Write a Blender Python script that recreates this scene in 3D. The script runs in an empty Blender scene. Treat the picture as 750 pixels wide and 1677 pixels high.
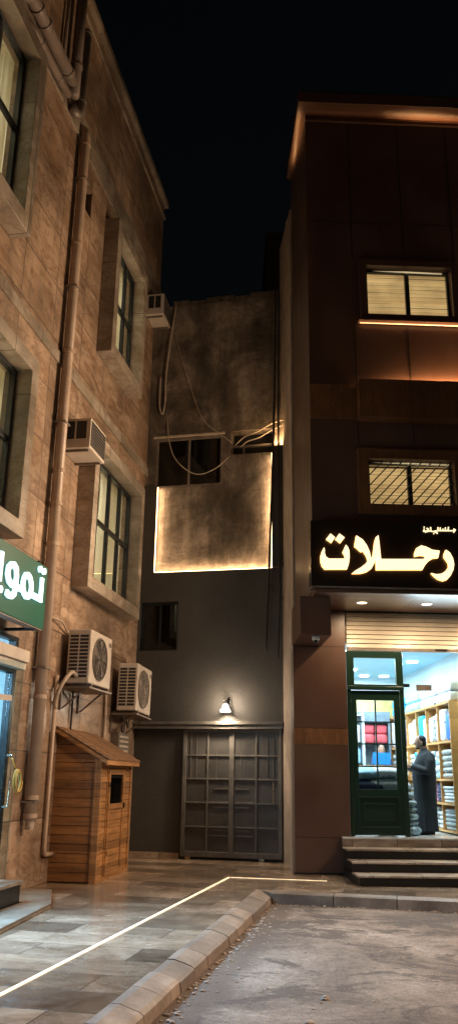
import bpy, bmesh, math, random
from mathutils import Vector, Matrix
rad = math.radians
random.seed(11)
sc = bpy.context.scene
COL = sc.collection

# ------------------------------------------------------------------ camera, sky, exposure
cam = bpy.data.cameras.new('camera'); co = bpy.data.objects.new('camera', cam); COL.objects.link(co)
cam.sensor_fit = 'VERTICAL'; cam.sensor_height = 36.0; cam.lens = 1353.0 / 1677.0 * 36.0
cam.clip_start = 0.05; cam.clip_end = 500
pit, rol = rad(17.7), 0.015
Fv = Vector((0, math.cos(pit), math.sin(pit))); R0 = Vector((1, 0, 0)); U0 = Vector((0, -math.sin(pit), math.cos(pit)))
Rv = R0 * math.cos(rol) + U0 * math.sin(rol); Uv = U0 * math.cos(rol) - R0 * math.sin(rol)
m = Matrix((Rv, Uv, -Fv)).transposed().to_4x4(); m.translation = Vector((0, 0, 1.55))
co.matrix_world = m
sc.camera = co

world = bpy.data.worlds.new('World'); sc.world = world; world.use_nodes = True
wt = world.node_tree; bg = wt.nodes['Background']
sky = wt.nodes.new('ShaderNodeTexSky'); sky.sky_type = 'NISHITA'; sky.sun_disc = False
sky.sun_elevation = rad(1.0); sky.sun_rotation = rad(200)
wt.links.new(sky.outputs[0], bg.inputs[0]); bg.inputs[1].default_value = 0.003

sunl = bpy.data.lights.new('street_fill_sun', 'SUN'); sunl.energy = 0.05; sunl.angle = rad(25); sunl.color = (1, .66, .40)  # warm sun lamp added as a stand-in for unseen street lighting
so = bpy.data.objects.new('street_fill_sun', sunl); COL.objects.link(so)
so.rotation_euler = Vector((-1.0, 0.75, -0.55)).to_track_quat('-Z', 'Y').to_euler()

def light(name, kind, loc, energy, col, size=.2, rot=None, **kw):
    l = bpy.data.lights.new(name, kind); l.energy = energy; l.color = col
    if kind == 'AREA':
        l.size = size
        if 'size_y' in kw: l.shape = 'RECTANGLE'; l.size_y = kw['size_y']
        if 'spread' in kw: l.spread = rad(kw['spread'])
    else: l.shadow_soft_size = size
    if kind == 'SPOT': l.spot_size = rad(kw.get('spot', 120)); l.spot_blend = kw.get('blend', .8)
    o = bpy.data.objects.new(name, l); COL.objects.link(o); o.location = loc
    if rot is not None: o.rotation_euler = Vector(rot).to_track_quat('-Z', 'Y').to_euler()
    return o
# added lights: an unseen street lamp, and two fills for the left wall
light('unseen_street_lamp', 'SPOT', (8.2, 7.2, 6.6), 3900, (1, .70, .47), .25, (-7.9, 1.2, -6.4), spot=84, blend=1.0)
light('left_wall_fill_low', 'AREA', (1.35, 13.0, 5.6), 230, (1, .74, .50), 1.2, (-1, -.25, .02))
light('left_wall_fill_high', 'AREA', (1.35, 13.0, 9.2), 70, (1, .70, .44), 1.2, (-1, -.15, .18))

vs = sc.view_settings
vs.view_transform = 'Standard'; vs.look = 'None'; vs.exposure = 0.0; vs.gamma = 1.0; vs.use_curve_mapping = False
sc.render.engine = 'CYCLES'
sc.cycles.max_bounces = 6; sc.cycles.diffuse_bounces = 3; sc.cycles.glossy_bounces = 3
sc.cycles.transparent_max_bounces = 12; sc.cycles.sample_clamp_indirect = 4.0; sc.cycles.sample_clamp_direct = 0.0
sc.cycles.caustics_reflective = False; sc.cycles.caustics_refractive = False

# ------------------------------------------------------------------ materials
class NT:
    def __init__(s, name):
        s.m = bpy.data.materials.new(name); s.m.use_nodes = True; s.t = s.m.node_tree
        s.b = s.t.nodes['Principled BSDF']; s.out = s.t.nodes['Material Output']
        s.tc = s.t.nodes.new('ShaderNodeTexCoord')
    def n(s, ty, **kw):
        nd = s.t.nodes.new(ty)
        for k, v in kw.items():
            if k in nd.inputs: nd.inputs[k].default_value = v
            else: setattr(nd, k, v)
        return nd
    def l(s, a, b): s.t.links.new(a, b)
    def coords(s, mode='xyz', scale=(1, 1, 1), rot=0.0, loc=(0, 0, 0)):
        """object coordinates; mode picks which two axes lie in the surface"""
        o = s.tc.outputs['Object']
        if mode != 'xyz':
            sp = s.n('ShaderNodeSeparateXYZ'); s.l(o, sp.inputs[0])
            cb = s.n('ShaderNodeCombineXYZ')
            s.l(sp.outputs['XYZ'.index(mode[0].upper())], cb.inputs[0])
            s.l(sp.outputs['XYZ'.index(mode[1].upper())], cb.inputs[1])
            third = [c for c in 'xyz' if c not in mode][0]
            s.l(sp.outputs['xyz'.index(third)], cb.inputs[2]); o = cb.outputs[0]
        mp = s.n('ShaderNodeMapping'); s.l(o, mp.inputs[0])
        mp.inputs['Scale'].default_value = scale; mp.inputs['Rotation'].default_value = (0, 0, rot); mp.inputs['Location'].default_value = loc
        return mp.outputs[0]
    def noise(s, vec, scale, detail=5, rough=.55, dist=0.0):
        nd = s.n('ShaderNodeTexNoise', Scale=scale, Detail=detail, Roughness=rough, Distortion=dist); s.l(vec, nd.inputs['Vector']); return nd.outputs['Fac']
    def ramp(s, fac, stops):
        r = s.n('ShaderNodeValToRGB'); s.l(fac, r.inputs[0])
        e = r.color_ramp.elements
        while len(e) < len(stops): e.new(.5)
        for i, (p, c) in enumerate(stops):
            e[i].position = p; e[i].color = (c, c, c, 1) if not isinstance(c, tuple) else (*c, 1)
        return r.outputs[0]
    def mix(s, fac, a, b, mode='MIX'):
        x = s.n('ShaderNodeMix', data_type='RGBA', blend_type=mode)
        for sock, v in ((x.inputs[0], fac), (x.inputs[6], a), (x.inputs[7], b)):
            if isinstance(v, (int, float)): sock.default_value = v
            elif isinstance(v, tuple): sock.default_value = (*v, 1)
            else: s.l(v, sock)
        return x.outputs[2]
    def bump(s, h, strength=.3, dist=.02, prev=None):
        b = s.n('ShaderNodeBump', Strength=strength, Distance=dist); s.l(h, b.inputs['Height'])
        if prev is not None: s.l(prev, b.inputs['Normal'])
        return b.outputs[0]
    def fin(s, col=None, rough=None, nrm=None, metal=0, spec=None):
        for key, v in (('Base Color', col), ('Roughness', rough), ('Normal', nrm)):
            if v is None: continue
            if isinstance(v, tuple): s.b.inputs[key].default_value = (*v, 1)
            elif isinstance(v, (int, float)): s.b.inputs[key].default_value = v
            else: s.l(v, s.b.inputs[key])
        s.b.inputs['Metallic'].default_value = metal
        if spec is not None: s.b.inputs['Specular IOR Level'].default_value = spec
        return s.m

def plain(name, col, rough=.5, metal=0, var=.25, scale=6, bump=.08, spec=None):
    t = NT(name); v = t.coords()
    if bump == 0:
        f = t.noise(v, scale * .4, 3, .5)
        return t.fin(t.ramp(f, [(.3, tuple(c * (1 - var) for c in col)), (.7, tuple(c * (1 + var) for c in col))]), rough, None, metal, spec)
    f = t.noise(v, scale, 6, .6)
    dark = tuple(c * (1 - var) for c in col); lite = tuple(min(1, c * (1 + var)) for c in col)
    c = t.ramp(f, [(.3, dark), (.7, lite)])
    g = t.noise(v, scale * 9, 3)
    r = t.ramp(g, [(.3, max(0, rough - .08)), (.7, min(1, rough + .1))])
    return t.fin(c, r, t.bump(f, bump, .01), metal, spec)

def emis(name, col, strength, base=(.8, .8, .8)):
    t = NT(name); t.fin(base, .5)
    t.b.inputs['Emission Color'].default_value = (*col, 1); t.b.inputs['Emission Strength'].default_value = strength
    return t.m

def glassm(name, tint=(1, 1, 1), refl=1.0, rough=.02):
    t = NT(name)
    tr = t.n('ShaderNodeBsdfTransparent'); tr.inputs[0].default_value = (*tint, 1)
    gl = t.n('ShaderNodeBsdfGlossy', Roughness=rough)
    lw = t.n('ShaderNodeLayerWeight', Blend=.5)
    pw = t.n('ShaderNodeMath', operation='POWER'); t.l(lw.outputs['Facing'], pw.inputs[0]); pw.inputs[1].default_value = 5.0
    mt = t.n('ShaderNodeMath', operation='MULTIPLY_ADD'); mt.inputs[1].default_value = .9 * refl; mt.inputs[2].default_value = .035 * refl; t.l(pw.outputs[0], mt.inputs[0])
    mx = t.n('ShaderNodeMixShader'); t.l(mt.outputs[0], mx.inputs[0]); t.l(tr.outputs[0], mx.inputs[1]); t.l(gl.outputs[0], mx.inputs[2])
    t.l(mx.outputs[0], t.out.inputs[0]); return t.m

def stone_cladding(name, base, vein, mode='xz', slab=(1.0, .5), rough=.38, seed=0.0):
    t = NT(name); v = t.coords(mode, loc=(seed, seed * .7, 0))
    br = t.n('ShaderNodeTexBrick'); t.l(v, br.inputs['Vector'])
    br.inputs['Color1'].default_value = (0.15, 0.15, 0.15, 1); br.inputs['Color2'].default_value = (.9, .9, .9, 1); br.inputs['Mortar'].default_value = (.5, .5, .5, 1)
    br.inputs['Scale'].default_value = 1; br.inputs['Mortar Size'].default_value = .009; br.inputs['Bias'].default_value = 0
    br.inputs['Brick Width'].default_value = slab[0]; br.inputs['Row Height'].default_value = slab[1]; br.offset = .0
    # diagonal drifting veins, offset per slab
    off = t.n('ShaderNodeVectorMath', operation='MULTIPLY_ADD'); t.l(br.outputs['Color'], off.inputs[0]); off.inputs[1].default_value = (5, 3, 2); t.l(v, off.inputs[2])
    mp = t.n('ShaderNodeMapping'); t.l(off.outputs[0], mp.inputs[0]); mp.inputs['Rotation'].default_value = (0, 0, rad(48)); mp.inputs['Scale'].default_value = (.55, 1.5, 1)
    f = t.noise(mp.outputs[0], 1.3, 9, .60, 1.6)
    f2 = t.noise(mp.outputs[0], 2.2, 7, .62, 1.2)
    big = t.noise(v, .42, 5, .62, .5)
    c = t.ramp(f, [(.28, tuple(x * q for x, q in zip(base, (.50, .42, .36)))), (.43, tuple(x * q for x, q in zip(base, (.84, .78, .72)))), (.54, base), (.74, tuple(min(1, x * 1.38) for x in base))])
    vn = t.ramp(f2, [(.47, 0.0), (.50, .75), (.53, 0.0)])
    c = t.mix(vn, c, vein)
    slabtone = t.ramp(br.outputs['Color'], [(0, .74), (1, 1.14)])
    c = t.mix(1.0, c, slabtone, 'MULTIPLY')
    c = t.mix(1.0, c, t.ramp(big, [(.33, .50), (.62, 1.15)]), 'MULTIPLY')
    st = t.coords(mode, scale=(2.2, .16, 1)); sf = t.noise(st, 1.3, 5, .65)
    c = t.mix(t.ramp(sf, [(.50, 0.0), (.74, .7)]), c, tuple(x * .42 for x in base))
    c = t.mix(br.outputs['Fac'], c, tuple(x * .25 for x in base))
    inv = t.n('ShaderNodeInvert'); t.l(br.outputs['Fac'], inv.inputs[1])
    nb = t.bump(inv.outputs[0], .5, .006); nb = t.bump(f2, .12, .01, nb)
    r = t.ramp(f2, [(.3, rough - .1), (.7, rough + .16)])
    return t.fin(c, r, nb)

def wood_m(name, base, mode='xz', along='x', plank=0.1, rough=.55, seams=True, grain=1.0):
    """plank = seam spacing across the grain"""
    t = NT(name); v = t.coords(mode)
    sc_ = (1.2, 14, 1) if along == 'x' else (14, 1.2, 1)
    mp = t.n('ShaderNodeMapping'); t.l(v, mp.inputs[0]); mp.inputs['Scale'].default_value = sc_
    f = t.noise(mp.outputs[0], 1.6, 7, .6, .9)
    f2 = t.noise(mp.outputs[0], 7, 4, .6)
    c = t.ramp(f, [(.25, tuple(x * (1 - .5 * grain) for x in base)), (.5, base), (.78, tuple(min(1, x * (1 + .45 * grain)) for x in base))])
    c = t.mix(1.0, c, t.ramp(f2, [(.3, .8), (.7, 1.12)]), 'MULTIPLY')
    # knots
    vo = t.n('ShaderNodeTexVoronoi', Scale=2.6); t.l(v, vo.inputs['Vector'])
    c = t.mix(t.ramp(vo.outputs['Distance'], [(.03, .75 * grain), (.10, 0.0)]), c, tuple(x * .25 for x in base))
    # tone per plank
    sp = t.n('ShaderNodeSeparateXYZ'); t.l(v, sp.inputs[0])
    dv = t.n('ShaderNodeMath', operation='DIVIDE'); t.l(sp.outputs[1 if along == 'x' else 0], dv.inputs[0]); dv.inputs[1].default_value = plank
    fl = t.n('ShaderNodeMath', operation='FLOOR'); t.l(dv.outputs[0], fl.inputs[0])
    wn = t.n('ShaderNodeTexWhiteNoise', noise_dimensions='1D'); t.l(fl.outputs[0], wn.inputs['W'])
    c = t.mix(1.0, c, t.ramp(wn.outputs['Value'], [(0, .62), (1, 1.20)]), 'MULTIPLY')
    gr = t.noise(t.coords(), 2.4, 6, .65)
    c = t.mix(t.ramp(gr, [(.50, 0.0), (.72, .55)]), c, tuple(x * .35 for x in base))
    return t.fin(c, rough, t.bump(f2, .25, .006))

M = {}
M['stone'] = stone_cladding('beige marble cladding', (.42, .29, .20), (.17, .09, .055), slab=(1.25, .92))
M['stone_trim'] = stone_cladding('grey beige marble trim', (.40, .33, .26), (.24, .18, .12), slab=(1.4, 2.2), seed=3.1)
M['floor'] = stone_cladding('marble paving', (.34, .275, .225), (.52, .45, .38), mode='xy', slab=(.82, .42), rough=.24)
def paving():
    t = NT('marble paving tiles'); v = t.coords('xy', rot=rad(12.0))
    br = t.n('ShaderNodeTexBrick'); t.l(v, br.inputs['Vector'])
    br.inputs['Color1'].default_value = (.0, .0, .0, 1); br.inputs['Color2'].default_value = (1, 1, 1, 1); br.inputs['Mortar'].default_value = (.5, .5, .5, 1)
    br.inputs['Scale'].default_value = 1; br.inputs['Mortar Size'].default_value = .006; br.inputs['Brick Width'].default_value = 1.0; br.inputs['Row Height'].default_value = .55; br.offset = .5
    off = t.n('ShaderNodeVectorMath', operation='MULTIPLY_ADD'); t.l(br.outputs['Color'], off.inputs[0]); off.inputs[1].default_value = (7, 5, 3); t.l(v, off.inputs[2])
    mp = t.n('ShaderNodeMapping'); t.l(off.outputs[0], mp.inputs[0]); mp.inputs['Rotation'].default_value = (0, 0, rad(25)); mp.inputs['Scale'].default_value = (1.0, 1.35, 1)
    f = t.noise(mp.outputs[0], 1.6, 8, .66, .7); f2 = t.noise(mp.outputs[0], 2.6, 7, .6, 1.5); big = t.noise(v, .45, 4, .6)
    c = t.ramp(f, [(.28, (.12, .076, .050)), (.43, (.21, .140, .092)), (.57, (.30, .21, .143)), (.75, (.46, .35, .25))])
    c = t.mix(t.ramp(f2, [(.47, 0.0), (.5, .28), (.53, 0.0)]), c, (.42, .35, .27))
    c = t.mix(1.0, c, t.ramp(br.outputs['Color'], [(0, .45), (1, 1.42)]), 'MULTIPLY')
    c = t.mix(1.0, c, t.ramp(big, [(.3, .68), (.7, 1.12)]), 'MULTIPLY')
    c = t.mix(br.outputs['Fac'], c, (.07, .055, .045))
    inv = t.n('ShaderNodeInvert'); t.l(br.outputs['Fac'], inv.inputs[1])
    nb = t.bump(inv.outputs[0], .35, .004); nb = t.bump(f2, .05, .01, nb)
    r = t.ramp(t.noise(v, 2.3, 6, .7), [(.3, .10), (.7, .30)])
    return t.fin(c, r, nb)
M['floor'] = paving()
def road_m():
    t = NT('dusty worn asphalt'); v = t.coords()
    a = t.noise(v, .55, 8, .68, .6); b = t.noise(t.coords(scale=(1, 1.25, 1)), .95, 9, .72, 1.0); g = t.noise(v, 60, 3, .7); q = t.noise(v, 14, 6, .7)
    c = t.ramp(a, [(.32, (.085, .058, .043)), (.44, (.155, .112, .085)), (.54, (.25, .19, .148)), (.68, (.39, .315, .26))])
    c = t.mix(t.ramp(b, [(.44, .9), (.50, 0.0)]), c, (.085, .058, .043))
    c = t.mix(1.0, c, t.ramp(q, [(.3, .72), (.7, 1.25)]), 'MULTIPLY')
    c = t.mix(1.0, c, t.ramp(g, [(.3, .6), (.7, 1.4)]), 'MULTIPLY')
    vo = t.n('ShaderNodeTexVoronoi', Scale=22.0); t.l(v, vo.inputs['Vector'])
    c = t.mix(t.ramp(vo.outputs['Distance'], [(.06, .6), (.12, 0.0)]), c, (.45, .38, .31))
    # packed dirt lying along the kerb
    dt = t.n('ShaderNodeVectorMath', operation='DOT_PRODUCT'); t.l(v, dt.inputs[0]); dt.inputs[1].default_value = (-.9807, .1953, 0)
    ad = t.n('ShaderNodeMath', operation='ADD'); t.l(dt.outputs['Value'], ad.inputs[0]); ad.inputs[1].default_value = -1.799 + .42
    wb = t.n('ShaderNodeMath', operation='MULTIPLY_ADD'); t.l(b, wb.inputs[0]); wb.inputs[1].default_value = .9; wb.inputs[2].default_value = -.45
    sm_ = t.n('ShaderNodeMath', operation='ADD'); t.l(ad.outputs[0], sm_.inputs[0]); t.l(wb.outputs[0], sm_.inputs[1])
    c = t.mix(t.ramp(sm_.outputs[0], [(.0, 0.0), (.16, .85)]), c, (.105, .066, .044))
    nb = t.bump(q, .6, .03); nb = t.bump(g, .5, .01, nb)
    return t.fin(c, .85, nb)
M['road'] = road_m()
def kerb_m():
    t = NT('worn kerb stone'); v = t.coords(); f = t.noise(v, 2.2, 7, .65); g = t.noise(v, 25, 4, .7)
    gi = t.n('ShaderNodeNewGeometry')
    tone = t.ramp(gi.outputs['Random Per Island'], [(0, .62), (1, 1.18)])
    c = t.ramp(f, [(.3, (.12, .080, .056)), (.55, (.23, .165, .12)), (.75, (.36, .275, .21))])
    c = t.mix(1.0, c, tone, 'MULTIPLY'); c = t.mix(1.0, c, t.ramp(g, [(.3, .8), (.7, 1.12)]), 'MULTIPLY')
    return t.fin(c, .6, t.bump(g, .3, .01))
M['kerb'] = kerb_m()
def concrete_m():
    t = NT('stained bare concrete'); v = t.coords('xz')
    a = t.noise(v, .8, 8, .65, .9); b = t.noise(t.coords('xz', scale=(1.4, .45, 1)), 1.3, 7, .65, .3); g = t.noise(v, 9, 6, .7, .4); s = t.noise(t.coords('xz', scale=(4, .3, 1)), 1.1, 5, .6)
    c = t.ramp(a, [(.32, (.055, .042, .030)), (.45, (.14, .108, .080)), (.57, (.28, .22, .17)), (.72, (.42, .345, .275))])
    c = t.mix(t.ramp(b, [(.42, .6), (.56, 0.0)]), c, (.07, .050, .034))
    c = t.mix(1.0, c, t.ramp(s, [(.35, .72), (.65, 1.1)]), 'MULTIPLY')
    c = t.mix(1.0, c, t.ramp(g, [(.3, .72), (.7, 1.18)]), 'MULTIPLY')
    # formwork joints
    br = t.n('ShaderNodeTexBrick'); t.l(v, br.inputs['Vector']); br.inputs['Scale'].default_value = 1; br.inputs['Brick Width'].default_value = 1.3; br.inputs['Row Height'].default_value = 1.25; br.inputs['Mortar Size'].default_value = .012; br.inputs['Mortar Smooth'].default_value = .8; br.offset = .5
    mf = t.n('ShaderNodeMath', operation='MULTIPLY'); t.l(br.outputs['Fac'], mf.inputs[0]); mf.inputs[1].default_value = .35
    c = t.mix(mf.outputs[0], c, (.07, .05, .035))
    nb = t.bump(a, .5, .12); nb = t.bump(g, .5, .035, nb)
    return t.fin(c, .88, nb)
M['concrete'] = concrete_m()
M['plaster'] = plain('pale plaster', (.27, .21, .165), .7, var=.28, scale=3.5, bump=.3)
def grey_paint():
    t = NT('dark grey wall paint'); v = t.coords('xz'); a = t.noise(v, 1.1, 6, .6, .3); g = t.noise(v, 18, 5, .7); s = t.noise(t.coords('xz', scale=(3.5, .25, 1)), 1.1, 5, .6)
    c = t.ramp(a, [(.3, (.043, .039, .035)), (.7, (.068, .061, .054))])
    c = t.mix(t.ramp(s, [(.5, 0.0), (.75, .35)]), c, (.038, .034, .03))
    c = t.mix(1.0, c, t.ramp(g, [(.3, .86), (.7, 1.1)]), 'MULTIPLY')
    return t.fin(c, .62, t.bump(g, .35, .012))
M['grey'] = grey_paint()
def acp():
    t = NT('dark brown composite panel'); v = t.coords('xz'); a = t.noise(v, .9, 5, .6, .4); g = t.noise(v, 30, 3)
    s = t.noise(t.coords('xz', scale=(3, .3, 1)), 1.4, 5, .6)
    c = t.ramp(a, [(.3, (.078, .037, .024)), (.7, (.106, .053, .035))])
    c = t.mix(t.ramp(s, [(.55, 0.0), (.8, .3)]), c, (.14, .085, .06))
    return t.fin(c, t.ramp(a, [(.3, .30), (.7, .46)]), t.bump(a, .03, .05))
M['acp'] = acp()
def side_m():
    t = NT('streaked side cladding'); v = t.coords('xz', scale=(1, 1, 1)); a = t.noise(t.coords(scale=(2, 2, .55)), 1.2, 7, .62, 1.2)
    c = t.ramp(a, [(.3, (.045, .027, .018)), (.5, (.075, .045, .030)), (.75, (.12, .075, .052))])
    return t.fin(c, t.ramp(a, [(.3, .28), (.7, .5)]))
M['side'] = side_m()
M['woodband'] = wood_m('wood grain cladding band', (.165, .068, .026), 'xz', 'z', .35, .42)
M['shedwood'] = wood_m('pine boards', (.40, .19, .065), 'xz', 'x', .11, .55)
M['shedwood_shade'] = wood_m('pine boards of the side wall', (.33, .15, .05), 'yz', 'x', .11, .55)  # same pine, the side's shade put into a darker colour
M['shedroof'] = wood_m('weathered roof boards', (.24, .12, .05), 'yx', 'x', .12, .65)
M['acwhite'] = plain('aged cream metal', (.55, .47, .39), .42, var=.14, scale=4, bump=.03)
M['acdark'] = plain('dark grille', (.020, .017, .015), .6)
M['galv'] = plain('dull painted steel', (.22, .18, .15), .5, .4, .3)
M['pvc'] = plain('cream plastic pipe', (.44, .32, .235), .38, var=.18, scale=2.5, bump=.03)
M['pvcgrey'] = plain('dusty grey pipe', (.20, .155, .13), .5, var=.25, scale=3)
M['black'] = plain('black painted metal', (.014, .012, .012), .4, .2)
M['frame'] = plain('dark window frame', (.016, .018, .020), .35, .3)
M['gate'] = plain('dark grey gate paint', (.115, .103, .090), .42, .0, .30, 7, .04)
M['gatepanel'] = plain('dark grey gate sheet', (.058, .052, .047), .34, .0, .35, 2.2, .05)
M['chrome'] = plain('worn brass', (.40, .34, .26), .25, .95, .15)
M['cream'] = plain('cream room paint', (.72, .66, .52), .8, var=.05)
def curtain_m():
    t = NT('thin pale curtain'); tr = t.n('ShaderNodeBsdfTranslucent'); tr.inputs[0].default_value = (.85, .80, .66, 1)
    df = t.n('ShaderNodeBsdfDiffuse'); df.inputs[0].default_value = (.75, .70, .58, 1)
    mx = t.n('ShaderNodeMixShader'); mx.inputs[0].default_value = .45; t.l(tr.outputs[0], mx.inputs[1]); t.l(df.outputs[0], mx.inputs[2]); t.l(mx.outputs[0], t.out.inputs[0]); return t.m
M['curtain'] = curtain_m()
M['shopwhite'] = plain('white shop paint', (.74, .80, .83), .6, var=.03)
M['shopfloor'] = plain('pale glossy shop tiles', (.62, .62, .60), .15, var=.06)
M['shelf'] = wood_m('light melamine shelf', (.78, .38, .12), 'xz', 'x', 2.0, .5, grain=.3)
M['green'] = plain('dark green door paint', (.010, .032, .021), .30, .0, .15, 3, 0)
M['signgreen'] = plain('green sign panel', (.001, .095, .058), .5, 0, .10, 2, 0, .25)
M['signblack'] = plain('black sign panel', (.016, .011, .008), .22, 0, .15, 2, .0)
M['beige_tile'] = stone_cladding('beige stair marble', (.60, .45, .33), (.34, .22, .13), slab=(.75, 3.0), rough=.3, seed=1.3)
M['granite'] = plain('black granite riser', (.010, .009, .008), .38, 0, .6, 30, 0)
M['shutter'] = plain('cream shutter slats', (.52, .45, .37), .38, .3, .1, 3, .02)
def blind_m():
    t = NT('lit window blind'); v = t.coords('xz'); f = t.noise(v, 1.6, 4, .6)
    gi = t.n('ShaderNodeNewGeometry'); c = t.ramp(gi.outputs['Random Per Island'], [(0, (.75, .43, .17)), (1, (1.0, .66, .30))])
    c = t.mix(1.0, c, t.ramp(f, [(.3, .62), (.65, 1.05)]), 'MULTIPLY'); t.fin((.5, .38, .22), .6); t.l(c, t.b.inputs['Emission Color']); t.b.inputs['Emission Strength'].default_value = .62; return t.m
M['blind'] = blind_m()
M['glass'] = glassm('clear pane', (.93, .96, .94))
M['glass_dark'] = glassm('dusky pane', (.25, .26, .27), 1.3)
M['glass_cool'] = glassm('cool tempered glass', (.86, .94, .96), 1.2)
M['led'] = emis('warm led strip', (1.0, .68, .34), 7)
M['led_floor'] = emis('floor led strip', (1.0, .76, .46), 1.9)
M['led_soft'] = emis('orange led strip', (1.0, .44, .16), 1.6)
def dirty_led(name, col, st):
    t = NT(name); f = t.noise(t.coords(), 5, 6, .7); t.fin((.7, .6, .45), .5); t.l(t.ramp(f, [(.35, tuple(c * .45 for c in col)), (.55, col)]), t.b.inputs['Emission Color']); t.b.inputs['Emission Strength'].default_value = st; return t.m
M['led_floor'] = dirty_led('floor led strip with dust', (1.0, .76, .44), 1.2)
M['letter'] = emis('lit cream letter face', (1.0, .78, .44), 1.5)
M['letter_side'] = emis('orange letter edge', (1.0, .46, .10), 5.0)
M['letter_cool'] = emis('lit cool white letter face', (.62, .95, 1.0), 1.35)
M['lampshade'] = emis('lit frosted shade', (1.0, .86, .64), 5.0)
M['disc'] = emis('lit ceiling disc', (.80, .95, 1.0), 9)
M['disc_warm'] = emis('lit downlight', (1.0, .80, .50), 4)
M['tube'] = emis('lit tube', (1.0, .86, .60), 8)
M['cable'] = plain('black cable', (.012, .010, .010), .6)
M['cord'] = plain('pale cord', (.45, .36, .27), .6)
M['skin'] = plain('skin', (.50, .27, .18), .5, var=.08)
M['hair'] = plain('black hair', (.012, .010, .010), .6, var=.3, scale=60)
M['thobe'] = plain('dark grey robe cloth', (.026, .027, .032), .85, var=.35, scale=5, bump=.5)
M['shoe'] = plain('black shoe', (.012, .012, .014), .4)
M['hole'] = plain('unlit black opening', (.006, .005, .004), .95)  # near-black colour paints the shade inside unlit openings
M['stonegrit'] = plain('pale stone chips', (.40, .32, .26), .9, var=.4, scale=20)
M['rope'] = plain('yellow rope', (.45, .28, .06), .8)

def cloth(name, col): return plain(name, col, .7, var=.22, scale=9, bump=.3)

# ------------------------------------------------------------------ frames and mesh building
class Frame:
    def __init__(s, x, y, deg):
        s.p = Vector((x, y, 0)); s.a = rad(deg); s.d = Vector((math.cos(s.a), math.sin(s.a), 0)); s.n = Vector((math.sin(s.a), -math.cos(s.a), 0))
    def w(s, u, o, z): return s.p + s.d * u + s.n * o + Vector((0, 0, z))
LEFT = Frame(-2.67, 13.1, 79.96)     # u runs into the alley, o out of the wall
RIGHT = Frame(1.1885, 14.935, 2.0)
BACK = Frame(0.0, 17.15, -13.0)
WORLD = Frame(0, 0, 0)

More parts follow.
